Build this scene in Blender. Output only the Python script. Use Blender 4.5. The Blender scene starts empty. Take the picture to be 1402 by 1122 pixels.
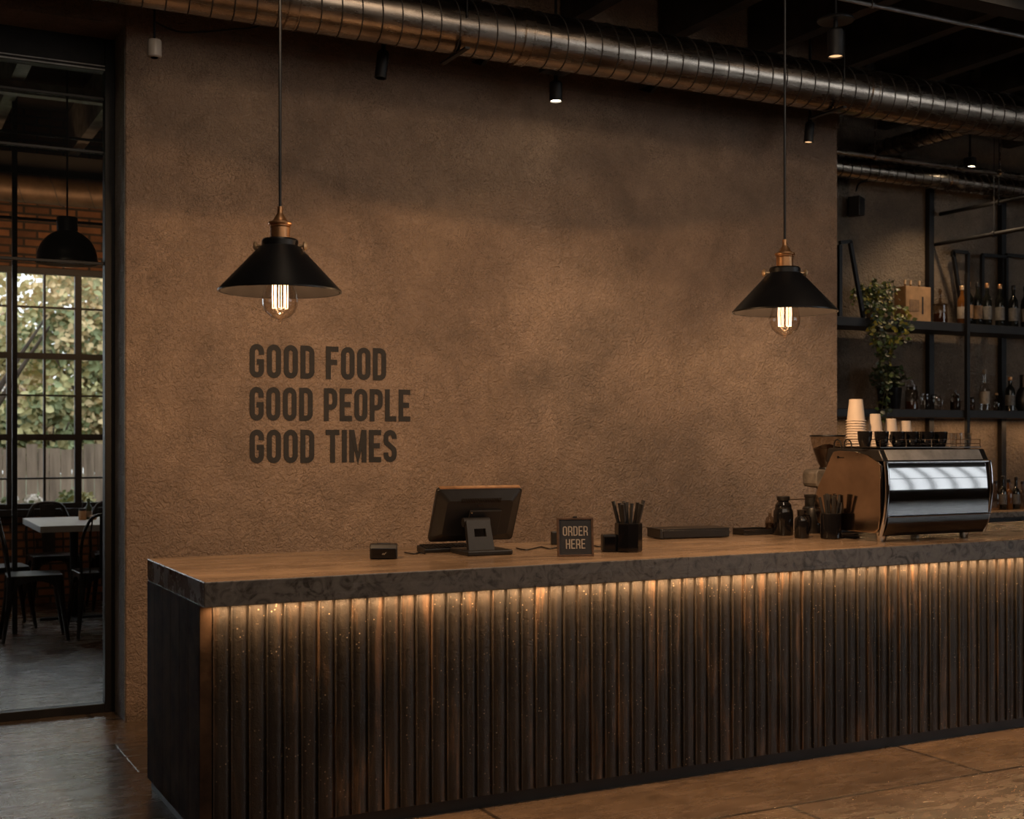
import bpy, math, random
from mathutils import Vector, Matrix
random.seed(7)
PI = math.pi
sc = bpy.context.scene
COL = sc.collection
F = 1737.0; CAMZ = 1.6
CA, SA = 0.8877, 0.4604

# ---------------------------------------------------------------- survey helpers (photo measurement -> metres in the room)
def on_y(px, py, Y):
    a = (px-701)/F
    z = Y/(CA-a*SA)
    return ((a*CA+SA)*z, Y, CAMZ-(py-600)/F*z)
def on_z(px, py, Z=1.05):
    a = (px-701)/F
    z = (CAMZ-Z)*F/(py-600)
    return ((a*CA+SA)*z, (CA-a*SA)*z, Z)
def on_x(px, py, X):
    a = (px-701)/F
    z = X/(a*CA+SA)
    return (X, (CA-a*SA)*z, CAMZ-(py-600)/F*z)

# ---------------------------------------------------------------- materials
def newmat(name):
    m = bpy.data.materials.new(name); m.use_nodes = True
    nt = m.node_tree; nt.nodes.clear()
    out = nt.nodes.new('ShaderNodeOutputMaterial')
    return m, nt, out
def N(nt, t, **kw):
    n = nt.nodes.new(t)
    for k, v in kw.items():
        if k in n.inputs: n.inputs[k].default_value = v
        else: setattr(n, k, v)
    return n
def mapping(nt, scale=(1,1,1), rot=(0,0,0)):
    tc = N(nt, 'ShaderNodeTexCoord'); mp = N(nt, 'ShaderNodeMapping')
    mp.inputs['Scale'].default_value = scale; mp.inputs['Rotation'].default_value = rot
    nt.links.new(tc.outputs['Object'], mp.inputs['Vector'])
    return mp.outputs['Vector']
def noise(nt, vec, scale, detail=4, rough=.6, dist=0):
    n = N(nt, 'ShaderNodeTexNoise'); n.inputs['Scale'].default_value = scale
    n.inputs['Detail'].default_value = detail; n.inputs['Roughness'].default_value = rough
    n.inputs['Distortion'].default_value = dist
    nt.links.new(vec, n.inputs['Vector']); return n.outputs['Fac']
def ramp(nt, fac, stops):
    r = N(nt, 'ShaderNodeValToRGB'); e = r.color_ramp.elements
    while len(e) < len(stops): e.new(.5)
    for el, (p, c) in zip(e, stops):
        el.position = p; el.color = (*c, 1) if len(c) == 3 else c
    nt.links.new(fac, r.inputs['Fac']); return r.outputs['Color']
def g(v): return (v, v, v)
def mixc(nt, fac, a, b, mode='MIX'):
    n = N(nt, 'ShaderNodeMix', data_type='RGBA', blend_type=mode)
    if isinstance(fac, (int, float)): n.inputs[0].default_value = fac
    else: nt.links.new(fac, n.inputs[0])
    for i, v in ((6, a), (7, b)):
        if isinstance(v, tuple): n.inputs[i].default_value = (*v, 1)
        else: nt.links.new(v, n.inputs[i])
    return n.outputs[2]
def bsdf(nt, out, color, rough=.5, metal=0, bump=None, bstr=.3, bdist=.01, **kw):
    b = N(nt, 'ShaderNodeBsdfPrincipled')
    if isinstance(color, tuple): b.inputs['Base Color'].default_value = (*color, 1)
    else: nt.links.new(color, b.inputs['Base Color'])
    if isinstance(rough, (int, float)): b.inputs['Roughness'].default_value = rough
    else: nt.links.new(rough, b.inputs['Roughness'])
    b.inputs['Metallic'].default_value = metal
    for k, v in kw.items(): b.inputs[k.replace('_', ' ')].default_value = v
    if bump is not None:
        bm_ = N(nt, 'ShaderNodeBump'); bm_.inputs['Strength'].default_value = bstr
        bm_.inputs['Distance'].default_value = bdist
        nt.links.new(bump, bm_.inputs['Height']); nt.links.new(bm_.outputs['Normal'], b.inputs['Normal'])
    nt.links.new(b.outputs['BSDF'], out.inputs['Surface'])
    return b
def simple(name, c, rough=.5, metal=0, var=.25, scale=12, bstr=.1, **kw):
    m, nt, out = newmat(name)
    v = mapping(nt)
    n = noise(nt, v, scale, 5)
    lo = tuple(x*(1-var) for x in c); hi = tuple(min(1, x*(1+var)) for x in c)
    col = ramp(nt, n, [(.3, lo), (.7, hi)])
    n2 = noise(nt, v, scale*9, 3)
    bsdf(nt, out, col, rough, metal, n2, bstr, .002, **kw)
    return m
def thinglass(name, tint=(.96,.98,.97), refl=1.0, rough=.02):
    m, nt, out = newmat(name)
    tr = N(nt, 'ShaderNodeBsdfTransparent'); tr.inputs['Color'].default_value = (*tint, 1)
    gl = N(nt, 'ShaderNodeBsdfGlossy'); gl.inputs['Roughness'].default_value = rough
    lw = N(nt, 'ShaderNodeLayerWeight'); lw.inputs['Blend'].default_value = .5
    pw = N(nt, 'ShaderNodeMath', operation='POWER'); pw.inputs[1].default_value = 3.5
    nt.links.new(lw.outputs['Facing'], pw.inputs[0])
    mu = N(nt, 'ShaderNodeMath', operation='MULTIPLY_ADD'); mu.inputs[1].default_value = .55*refl; mu.inputs[2].default_value = .04*refl
    nt.links.new(pw.outputs[0], mu.inputs[0])
    mx = N(nt, 'ShaderNodeMixShader'); nt.links.new(mu.outputs[0], mx.inputs[0])
    nt.links.new(tr.outputs[0], mx.inputs[1]); nt.links.new(gl.outputs[0], mx.inputs[2])
    nt.links.new(mx.outputs[0], out.inputs['Surface'])
    return m
def emit(name, c, s):
    m, nt, out = newmat(name)
    e = N(nt, 'ShaderNodeEmission'); e.inputs['Color'].default_value = (*c, 1); e.inputs['Strength'].default_value = s
    nt.links.new(e.outputs[0], out.inputs['Surface']); return m

def plaster(name, base, dark, light, bscale=1.0):
    m, nt, out = newmat(name)
    v = mapping(nt)
    big = noise(nt, v, .9, 6, .62, .4)
    col = ramp(nt, big, [(.28, dark), (.5, base), (.75, light)])
    med = noise(nt, v, 4.5, 7, .7, .6)
    col = mixc(nt, .5, col, ramp(nt, med, [(.3, g(.5)), (.62, g(1.15))]), 'MULTIPLY')
    # specks, and trowel squiggles whose relief shading is put into the colour
    squig = noise(nt, v, 21, 2, .55, 2.2)
    sq = ramp(nt, squig, [(.45, g(0)), (.485, g(1)), (.52, g(0))])
    blot = ramp(nt, noise(nt, v, 3.0, 4), [(.38, g(.25)), (.62, g(1))])
    amt = mixc(nt, 1.0, sq, blot, 'MULTIPLY')
    col = mixc(nt, .95, col, mixc(nt, amt, g(1.0), g(.36)), 'MULTIPLY')
    sq2 = ramp(nt, noise(nt, v, 22, 1, .5, 3.0), [(.47, g(0)), (.50, g(1)), (.53, g(0))])
    blot2 = ramp(nt, noise(nt, v, 2.3, 3), [(.45, g(.1)), (.65, g(1))])
    col = mixc(nt, .8, col, mixc(nt, mixc(nt, 1.0, sq2, blot2, 'MULTIPLY'), g(1.0), g(1.75)), 'MULTIPLY')
    speck = ramp(nt, noise(nt, v, 60, 2, .5), [(.70, g(1)), (.76, g(.4))])
    col = mixc(nt, .8, col, speck, 'MULTIPLY')
    fine = noise(nt, v, 38, 4, .6, 1.2)
    h = mixc(nt, .5, squig, fine)
    bsdf(nt, out, col, .68, 0, h, .9*bscale, .035)
    return m

M = {}
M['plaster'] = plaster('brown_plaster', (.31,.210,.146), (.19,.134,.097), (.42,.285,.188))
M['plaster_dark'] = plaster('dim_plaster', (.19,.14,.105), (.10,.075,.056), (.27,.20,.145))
M['fascia'] = plaster('fascia_plaster', (.25,.175,.12), (.16,.115,.08), (.30,.21,.145))
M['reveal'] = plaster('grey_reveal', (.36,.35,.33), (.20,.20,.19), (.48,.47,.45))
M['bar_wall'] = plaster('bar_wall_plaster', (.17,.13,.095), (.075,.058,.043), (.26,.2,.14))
M['black_metal'] = simple('black_metal', (.012,.012,.013), .42, .4, .3)
M['frame_black'] = simple('frame_black', (.012,.012,.013), .5, .3, .3, bstr=.15)
M['matte_black'] = simple('matte_black', (.010,.010,.011), .55, 0, .3)
M['satin_black'] = simple('satin_black', (.009,.009,.010), .36, 0, .2)
M['gloss_black'] = simple('gloss_black', (.006,.006,.007), .1, 0, .2, bstr=.01)
M['black_plastic'] = simple('black_plastic', (.013,.013,.014), .38, 0, .2, 30)
M['shade_inside'] = simple('shade_inside', (.0022,.0018,.0018), .7, 0, .2, Specular_IOR_Level=.05)
M['brass'] = simple('brass', (.66,.34,.16), .36, .85, .25, 20)
M['gold'] = simple('pale_gold', (.85,.58,.33), .42, .6, .1, 20)
M['chrome'] = simple('chrome', (.72,.72,.72), .08, 1, .05, 6, .01)
M['mirror_steel'] = simple('mirror_steel', (.37,.375,.38), .045, 1, .06, 3, .004)
M['bronze_steel'] = simple('bronze_steel', (.66,.51,.38), .1, 1, .18, 7, .03)
M['dark_steel'] = simple('dark_steel', (.10,.095,.09), .16, 1, .2, 6, .03)
M['grey_steel'] = simple('grey_steel', (.42,.42,.41), .5, .6, .4, 8)
M['beam_steel'] = simple('beam_steel', (.05,.042,.035), .6, .3, .5, 5)
M['ceiling'] = simple('dark_ceiling', (.018,.016,.014), .8, 0, .5, 3)
M['paper_cup'] = simple('paper_cup', (.62,.52,.43), .6, 0, .05)
M['white_plastic'] = simple('white_plastic', (.42,.38,.34), .35, 0, .08)
M['beans'] = simple('coffee_beans', (.02,.011,.007), .45, 0, .8, 60, .9)
M['leather'] = simple('sign_board', (.035,.037,.04), .6, 0, .1)
M['sign_wood'] = simple('sign_wood', (.11,.06,.035), .5, 0, .4, 25)
M['sign_ink'] = simple('sign_lettering', (.52,.44,.35), .6, 0, .1)
M['wall_ink'] = simple('wall_lettering', (.012,.010,.009), .7, 0, .5, 18)
M['silver_ink'] = simple('silver_mark', (.7,.66,.6), .3, .8, .1)
M['pot_grey'] = simple('stone_pot', (.16,.14,.12), .6, 0, .5, 14)
M['soil'] = simple('soil', (.02,.014,.01), .95, 0, .5, 40, .8)
M['leaf'] = simple('leaf_green', (.085,.13,.022), .5, 0, .6, 8)
M['leaf_yellow'] = simple('leaf_yellow_green', (.34,.30,.035), .5, 0, .4, 8)
M['leaf_dark'] = simple('leaf_dark_green', (.025,.045,.015), .45, 0, .5, 8)
M['stem'] = simple('stem', (.05,.05,.02), .7)
M['crate'] = simple('crate_wood', (.42,.24,.11), .6, 0, .3, 9)
M['label_tan'] = simple('label_tan', (.24,.14,.07), .6, 0, .35, 30)
M['label_grey'] = simple('label_grey', (.10,.095,.09), .6, 0, .4, 30)
M['label_white'] = simple('label_white', (.26,.22,.18), .6, 0, .25, 30)
M['bottle_dark'] = simple('bottle_dark_glass', (.008,.009,.008), .07, 0, .3, 6, .0)
M['amber'] = simple('amber_glass', (.12,.045,.012), .08, 0, .3, 6, .0)
M['cork'] = simple('cork', (.45,.26,.12), .7)
M['glass'] = thinglass('clear_glass', (.93,.92,.9), 1.6)
M['smoke_glass'] = thinglass('smoked_glass', (.62,.55,.48), 1.5)
M['hopper_glass'] = thinglass('hopper_glass', (.80,.72,.63), 1.4)
M['pane'] = thinglass('window_pane', (.95,.97,.97), .55)
M['screen_pane'] = thinglass('screen_pane', (.95,.97,.97), .02, .3)
M['bulb_glass'] = thinglass('bulb_glass', (.95,.90,.85), 2.6)
M['filament'] = emit('filament', (1,.58,.27), 15)
M['bulb_core'] = emit('bulb_core', (1,.62,.30), 5)
M['spot_lens'] = emit('spot_lens', (1,.80,.55), 22)
M['spot_dim'] = emit('spot_lens_dim', (1,.55,.25), 1.2)
M['led'] = emit('led_strip', (1,.56,.25), 6)
M['dome_inner'] = emit('dome_inner', (1,.50,.22), .7)
M['bark'] = simple('bark', (.07,.05,.035), .9, 0, .5, 6, .6)
M['table_top'] = simple('table_top', (.42,.42,.42), .35, 0, .12, 8)
M['chair_metal'] = simple('chair_metal', (.028,.027,.027), .3, .7, .4, 9)
M['grass'] = simple('grass', (.10,.12,.05), .9, 0, .5, 2)
M['foliage_a'] = simple('foliage_olive', (.42,.38,.17), .7, 0, .4, 1.5)
M['foliage_b'] = simple('foliage_gold', (.66,.50,.26), .7, 0, .35, 1.5)
M['foliage_c'] = simple('foliage_green', (.22,.26,.12), .7, 0, .4, 1.5)
M['foliage_p'] = simple('foliage_pink', (.75,.55,.47), .7, 0, .3, 1.5)
M['petal'] = simple('white_petal', (.75,.68,.62), .7, 0, .2, 3)
M['fence'] = None

def wood_fence():
    m, nt, out = newmat('fence_planks')
    v = mapping(nt, (1,1,.12)); col = ramp(nt, noise(nt, v, 7, 5), [(.3, (.12,.085,.06)), (.7, (.40,.29,.21))])
    bsdf(nt, out, col, .85, 0, noise(nt, v, 30), .4, .01); return m
M['fence'] = wood_fence()
def stone_mat():
    m, nt, out = newmat('garden_stone')
    v = mapping(nt); col = ramp(nt, noise(nt, v, 5, 5), [(.3, (.25,.25,.25)), (.7, (.6,.6,.6))])
    bsdf(nt, out, col, .9, 0, noise(nt, v, 18), .5, .02); return m
M['stone'] = stone_mat()

def brick_mat():
    m, nt, out = newmat('old_brick')
    v = mapping(nt, (1,1,1), (PI/2,0,0))
    b = N(nt, 'ShaderNodeTexBrick'); nt.links.new(v, b.inputs['Vector'])
    b.inputs['Scale'].default_value = 1; b.inputs['Brick Width'].default_value = .24; b.inputs['Row Height'].default_value = .078
    b.inputs['Mortar Size'].default_value = .012; b.inputs['Color1'].default_value = (.24,.105,.045,1)
    b.inputs['Color2'].default_value = (.12,.052,.025,1); b.inputs['Mortar'].default_value = (.035,.026,.02,1)
    n = noise(nt, v, 6, 5)
    col = mixc(nt, .7, b.outputs['Color'], ramp(nt, n, [(.3, g(.35)), (.7, g(1.2))]), 'MULTIPLY')
    bsdf(nt, out, col, .9, 0, b.outputs['Fac'], -.6, .02); return m
M['brick'] = brick_mat()

def floor_mat():
    m, nt, out = newmat('floor_slabs')
    v = mapping(nt)
    b = N(nt, 'ShaderNodeTexBrick'); nt.links.new(v, b.inputs['Vector'])
    b.inputs['Scale'].default_value = 1; b.inputs['Brick Width'].default_value = 2.4; b.inputs['Row Height'].default_value = .62
    b.inputs['Mortar Size'].default_value = .012; b.inputs['Mortar Smooth'].default_value = .3
    b.inputs['Color1'].default_value = (.155,.105,.066,1); b.inputs['Color2'].default_value = (.105,.072,.048,1)
    b.inputs['Mortar'].default_value = (.03,.022,.016,1)
    n1 = noise(nt, v, 1.6, 6, .65, .6)
    col = mixc(nt, .75, b.outputs['Color'], ramp(nt, n1, [(.3, g(.45)), (.7, g(1.35))]), 'MULTIPLY')
    v2 = mapping(nt, (1.0, 3.2, 1)); squig = noise(nt, v2, 5, 5, .6, 1.6)
    col = mixc(nt, .45, col, ramp(nt, squig, [(.38, g(.4)), (.5, g(1)), (.62, g(1.15))]), 'MULTIPLY')
    r = ramp(nt, noise(nt, v2, 4, 6, .6, 1.0), [(.3, g(.15)), (.7, g(.36))])
    h = mixc(nt, .5, squig, b.outputs['Fac'], 'SUBTRACT')
    bsdf(nt, out, col, r, 0, h, .45, .012, Specular_IOR_Level=.9, Coat_Weight=.5, Coat_Roughness=.22)
    return m
M['floor'] = floor_mat()

def counter_mat(top):
    m, nt, out = newmat('counter_stone' if top else 'counter_edge')
    v = mapping(nt, (.45, 2.4, 2.4))
    n1 = noise(nt, v, 2.4, 7, .62, 1.2)
    col = ramp(nt, n1, [(.3, (.13,.090,.062)), (.5, (.24,.165,.108)), (.68, (.34,.235,.155))])
    v2 = mapping(nt); n2 = noise(nt, v2, 5, 6, .6, .8)
    col = mixc(nt, .5, col, ramp(nt, n2, [(.35, g(.5)), (.6, g(1.1))]), 'MULTIPLY')
    # upright faces are bare dark concrete
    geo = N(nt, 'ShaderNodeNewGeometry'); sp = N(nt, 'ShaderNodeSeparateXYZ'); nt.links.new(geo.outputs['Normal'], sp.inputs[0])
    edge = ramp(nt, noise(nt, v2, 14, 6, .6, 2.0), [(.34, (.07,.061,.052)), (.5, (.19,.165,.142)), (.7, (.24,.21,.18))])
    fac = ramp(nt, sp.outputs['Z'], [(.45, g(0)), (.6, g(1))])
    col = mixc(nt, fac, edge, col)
    r = ramp(nt, noise(nt, v, 3, 5), [(.3, g(.16)), (.7, g(.36))])
    bsdf(nt, out, col, r, 0, noise(nt, v2, 30, 4, .6, 1.5), .18, .006)
    return m
M['counter'] = counter_mat(True)

def cladding_mat(name, lift=1.0):
    m, nt, out = newmat(name)
    v = mapping(nt, (1, 1, .10))
    n1 = noise(nt, v, 16, 6, .65, .5)
    k = lift
    col = ramp(nt, n1, [(.38, (.030*k,.028*k,.026*k)), (.55, (.052*k,.043*k,.035*k)), (.70, (.18*k,.105*k,.060*k))])
    v2 = mapping(nt); n2 = noise(nt, v2, 2.2, 5)
    col = mixc(nt, .7, col, ramp(nt, n2, [(.32, g(.4)), (.66, g(1.3))]), 'MULTIPLY')
    vo = N(nt, 'ShaderNodeTexVoronoi'); vo.inputs['Scale'].default_value = 48; nt.links.new(v2, vo.inputs['Vector'])
    spk = ramp(nt, vo.outputs['Distance'], [(.10, g(1)), (.17, g(0))])
    msk = ramp(nt, noise(nt, v2, 9, 3), [(.45, g(0)), (.6, g(1))])
    col = mixc(nt, mixc(nt, 1, spk, msk, 'MULTIPLY'), col, (.40,.30,.20))
    r = ramp(nt, noise(nt, v2, 25, 3), [(.3, g(.3)), (.7, g(.55))])
    bsdf(nt, out, col, r, .25, mixc(nt, .5, n1, noise(nt, v2, 55, 3, .6, 1)), .55, .008)
    return m
M['cladding'] = cladding_mat('fluted_cladding', 1.0)
M['end_panel'] = simple('end_panel_wood', (.052,.030,.017), .8, 0, .6, 7, .4, Specular_IOR_Level=.15)

def duct_mat():
    m, nt, out = newmat('galvanised_duct')
    v = mapping(nt, (1, 6, 6))
    r = ramp(nt, noise(nt, v, 3, 5), [(.3, g(.20)), (.7, g(.34))])
    col = ramp(nt, noise(nt, mapping(nt), 5, 5), [(.3, (.26,.215,.175)), (.7, (.48,.405,.33))])
    bsdf(nt, out, col, r, 1, noise(nt, v, 12), .05, .004)
    return m
M['duct'] = duct_mat()
M['duct_dull'] = simple('dull_duct', (.10,.065,.04), .5, .6, .4, 6)

# ---------------------------------------------------------------- mesh builder
class MB:
    def __init__(s): s.v = []; s.f = []; s.m = Matrix.Identity(4)
    def add(s, vs, fs):
        o = len(s.v); s.v += [tuple(s.m @ Vector(p)) for p in vs]; s.f += [tuple(i+o for i in f) for f in fs]; return s
    def box(s, x0, x1, y0, y1, z0, z1):
        return s.add([(x0,y0,z0),(x1,y0,z0),(x1,y1,z0),(x0,y1,z0),(x0,y0,z1),(x1,y0,z1),(x1,y1,z1),(x0,y1,z1)],
                     [(3,2,1,0),(4,5,6,7),(0,1,5,4),(1,2,6,5),(2,3,7,6),(3,0,4,7)])
    def lathe(s, prof, n=32, c=(0,0,0), caps=True, sq=0):
        vs = []; fs = []
        for (r, z) in prof:
            for i in range(n):
                a = 2*PI*i/n
                vs.append((c[0]+r*math.cos(a), c[1]+r*math.sin(a), c[2]+z))
        for j in range(len(prof)-1):
            for i in range(n):
                k = (i+1) % n
                fs.append((j*n+i, j*n+k, (j+1)*n+k, (j+1)*n+i))
        if caps:
            fs.append(tuple(range(n-1, -1, -1))); fs.append(tuple(range((len(prof)-1)*n, len(prof)*n)))
        return s.add(vs, fs)
    def cyl(s, p0, p1, r0, r1=None, n=16, caps=True):
        r1 = r0 if r1 is None else r1
        p0 = Vector(p0); p1 = Vector(p1); d = (p1-p0).normalized()
        a = d.orthogonal().normalized(); b = d.cross(a)
        vs = []
        for p, r in ((p0, r0), (p1, r1)):
            for i in range(n):
                t = 2*PI*i/n; vs.append(tuple(p+a*r*math.cos(t)+b*r*math.sin(t)))
        fs = [(i, (i+1) % n, n+(i+1) % n, n+i) for i in range(n)]
        if caps: fs += [tuple(range(n-1, -1, -1)), tuple(range(n, 2*n))]
        return s.add(vs, fs)
    def tube(s, pts, r, n=8, caps=True, radii=None):
        pts = [Vector(p) for p in pts]; vs = []; fs = []
        up = None
        for i, p in enumerate(pts):
            d = (pts[min(i+1, len(pts)-1)]-pts[max(i-1, 0)]).normalized()
            if up is None: a = d.orthogonal().normalized()
            else:
                a = up - d*up.dot(d)
                a = a.normalized() if a.length > 1e-6 else d.orthogonal().normalized()
            up = a; b = d.cross(a); rr = radii[i] if radii else r
            for k in range(n):
                t = 2*PI*k/n; vs.append(tuple(p+a*rr*math.cos(t)+b*rr*math.sin(t)))
        for i in range(len(pts)-1):
            for k in range(n):
                q = (k+1) % n
                fs.append((i*n+k, i*n+q, (i+1)*n+q, (i+1)*n+k))
        if caps: fs += [tuple(range(n-1, -1, -1)), tuple(range((len(pts)-1)*n, len(pts)*n))]
        return s.add(vs, fs)
    def bar(s, p0, p1, w, h, upv=(0,0,1)):
        p0 = Vector(p0); p1 = Vector(p1); d = (p1-p0).normalized(); u = Vector(upv)
        a = d.cross(u)
        a = a.normalized() if a.length > 1e-5 else d.orthogonal().normalized()
        b = a.cross(d).normalized()
        vs = []
        for p in (p0, p1):
            for (i, j) in ((-1,-1),(1,-1),(1,1),(-1,1)): vs.append(tuple(p+a*i*w/2+b*j*h/2))
        return s.add(vs, [(3,2,1,0),(4,5,6,7),(0,1,5,4),(1,2,6,5),(2,3,7,6),(3,0,4,7)])
    def prism(s, poly, a0, a1, axis='x'):
        n = len(poly)
        def P(p, a): return {'x': (a, p[0], p[1]), 'y': (p[0], a, p[1]), 'z': (p[0], p[1], a)}[axis]
        vs = [P(p, a0) for p in poly]+[P(p, a1) for p in poly]
        fs = [(i, (i+1) % n, n+(i+1) % n, n+i) for i in range(n)]+[tuple(range(n-1, -1, -1)), tuple(range(n, 2*n))]
        return s.add(vs, fs)
    def leaf(s, p, d, nrm, L, W):
        p = Vector(p); d = Vector(d).normalized(); nrm = Vector(nrm); side = d.cross(nrm)
        side = side.normalized() if side.length > 1e-4 else d.orthogonal().normalized()
        up = side.cross(d)
        vs = [p, p+d*L*.35+side*W/2+up*W*.12, p+d*L*.35-side*W/2+up*W*.12, p+d*L*.75+side*W*.32, p+d*L*.75-side*W*.32, p+d*L, p+d*L*.4, p+d*L*.75-up*W*.05]
        return s.add([tuple(q) for q in vs], [(0,1,6),(0,6,2),(1,3,7,6),(2,6,7,4),(3,5,7),(4,7,5)])
    def build(s, name, mat, parent=None, loc=None, rot=None, smooth=35, bevel=0, segs=2):
        me = bpy.data.meshes.new(name); me.from_pydata(s.v, [], s.f); me.update()
        import bmesh
        bm = bmesh.new(); bm.from_mesh(me)
        if bevel is not None and len(bm.faces) < 60000:
            bmesh.ops.recalc_face_normals(bm, faces=bm.faces)
        bm.to_mesh(me); bm.free()
        me.materials.append(mat)
        if smooth:
            me.polygons.foreach_set('use_smooth', [True]*len(me.polygons))
            me.set_sharp_from_angle(angle=math.radians(smooth))
        o = bpy.data.objects.new(name, me); COL.objects.link(o)
        if parent: o.parent = parent
        if loc: o.location = loc
        if rot: o.rotation_euler = rot
        if bevel:
            b = o.modifiers.new('bevel', 'BEVEL'); b.width = bevel; b.segments = segs; b.limit_method = 'ANGLE'; b.angle_limit = math.radians(40)
            b.harden_normals = False
        return o
def rrect(x0, x1, y0, y1, r, n=5):
    pts = []
    for cx, cy, a0 in ((x1-r, y0+r, -PI/2), (x1-r, y1-r, 0), (x0+r, y1-r, PI/2), (x0+r, y0+r, PI)):
        for i in range(n+1):
            a = a0+PI/2*i/n; pts.append((cx+r*math.cos(a), cy+r*math.sin(a)))
    return pts
def smoothpath(pts, k=6):
    P = [Vector(p) for p in pts]; out = []
    for i in range(len(P)-1):
        p0 = P[max(i-1, 0)]; p1 = P[i]; p2 = P[i+1]; p3 = P[min(i+2, len(P)-1)]
        for j in range(k):
            t = j/k
            out.append(.5*((2*p1)+(-p0+p2)*t+(2*p0-5*p1+4*p2-p3)*t*t+(-p0+3*p1-3*p2+p3)*t**3))
    out.append(P[-1]); return [tuple(q) for q in out]
def T(name, label, cat, loc=(0,0,0), rz=0, group=None):
    o = bpy.data.objects.new(name, None); COL.objects.link(o); o.empty_display_size = .05
    o.location = loc; o.rotation_euler = (0,0,rz); o['label'] = label; o['category'] = cat
    if group: o['group'] = group
    return o
def tag(o, label, cat, group=None):
    o['label'] = label; o['category'] = cat
    if group: o['group'] = group
    return o
def struct(o): o['kind'] = 'structure'; return o
def copytree(o, parent=None):
    c = o.copy(); COL.objects.link(c)
    if parent: c.parent = parent
    for ch in list(o.children): copytree(ch, c)
    return c
def dup(o, loc, rz=None, label=None, group=None):
    c = copytree(o); c.location = loc
    if rz is not None: c.rotation_euler = (0,0,rz)
    if label: c['label'] = label
    if group: c['group'] = group
    return c

# ---------------------------------------------------------------- room shell
CEIL = 4.75
XW, XE, YS = -4.0, 19.0, -4.0
WX0, WX1, WY0, WY1 = 1.361, 6.58, 7.36, 7.78
OP = -1.6; OPH = 3.93; YN = 12.9
struct(MB().box(XW-.2, XE+.2, YS-.2, YN+.3, -.2, 0).build('floor', M['floor'], smooth=0))
struct(MB().box(XW-.2, XE+.2, YS-.2, YN+.3, CEIL, CEIL+.2).build('ceiling', M['ceiling'], smooth=0))
struct(MB().box(WX0, WX1, WY0, WY1, 0, CEIL).build('wall_north', M['plaster'], smooth=0, bevel=.006))
struct(MB().box(WX0-.004, WX0-.0005, WY0+.012, WY1, 0, OPH).build('trim_1', M['reveal'], smooth=0))
w = MB(); w.box(XW, OP, WY0, WY1, 0, CEIL); w.box(OP, WX0, WY0, WY1, OPH, CEIL)
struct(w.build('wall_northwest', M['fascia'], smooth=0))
# thin darker band along the top of the plaster wall
struct(MB().box(WX0, WX1+.01, WY0-.012, WY0-.001, 3.925, CEIL).build('trim_2', M['fascia'], smooth=0))
struct(MB().box(XW-.2, XW, YS, YN, 0, CEIL).build('wall_west', M['plaster_dark'], smooth=0))
struct(MB().box(XE, XE+.2, YS, YN, 0, CEIL).build('wall_east', M['plaster_dark'], smooth=0))
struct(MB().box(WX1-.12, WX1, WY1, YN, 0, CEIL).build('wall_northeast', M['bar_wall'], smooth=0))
YB = 8.5
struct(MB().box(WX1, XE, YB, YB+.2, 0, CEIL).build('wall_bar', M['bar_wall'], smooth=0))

# south wall with big industrial windows (seen in the mirror steel of the coffee machine)
SW = (9.5, 18.5, 1.25, 4.1)
w = MB(); w.box(XW, SW[0], YS-.2, YS, 0, CEIL); w.box(SW[1], XE, YS-.2, YS, 0, CEIL)
w.box(SW[0], SW[1], YS-.2, YS, 0, SW[2]); w.box(SW[0], SW[1], YS-.2, YS, SW[3], CEIL)
struct(w.build('wall_south', M['plaster_dark'], smooth=0))
w = MB(); nx = 20; nz = 2
for i in range(nx+1):
    x = SW[0]+(SW[1]-SW[0])*i/nx; w.box(x-.028, x+.028, YS-.13, YS-.07, SW[2], SW[3])
for i in range(nz+1):
    z = SW[2]+(SW[3]-SW[2])*i/nz; w.box(SW[0], SW[1], YS-.125, YS-.075, z-.03, z+.03)
wf = struct(w.build('window_3', M['frame_black'], smooth=0))
MB().box(SW[0], SW[1], YS-.104, YS-.098, SW[2], SW[3]).build('window_glass', M['pane'], wf, smooth=0)

# far brick wall with the garden window
GW = (-2.4, 3.8, .92, 3.24)
w = MB(); w.box(XW, GW[0], YN, YN+.25, 0, CEIL); w.box(GW[1], WX1, YN, YN+.25, 0, CEIL)
w.box(GW[0], GW[1], YN, YN+.25, 0, GW[2]); w.box(GW[0], GW[1], YN, YN+.25, GW[3], CEIL)
struct(w.build('wall_garden', M['brick'], smooth=0))
w = MB()
w.box(GW[0], GW[1], YN+.02, YN+.10, GW[2], GW[2]+.05); w.box(GW[0], GW[1], YN+.02, YN+.10, GW[3]-.06, GW[3])
x = 1.942-.62*7
k = 0
while x < GW[1]:
    if x > GW[0]:
        t = .032 if k % 2 == 0 else .011
        w.box(x-t, x+t, YN+.03, YN+.08, GW[2], GW[3])
    x += .31; k += 1
for z, t in ((1.21,.009),(1.607,.03),(2.01,.009),(2.39,.03),(2.86,.009)):
    w.box(GW[0], GW[1], YN+.032, YN+.078, z-t, z+t)
wf = struct(w.build('window_1', M['frame_black'], smooth=0))
MB().box(GW[0], GW[1], YN+.052, YN+.057, GW[2]+.05, GW[3]-.06).build('window_glass', M['pane'], wf, smooth=0)
struct(MB().box(GW[0]-.05, GW[1]+.05, YN-.08, YN+.02, GW[2]-.06, GW[2]).build('trim_3', M['frame_black'], smooth=0))

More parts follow.
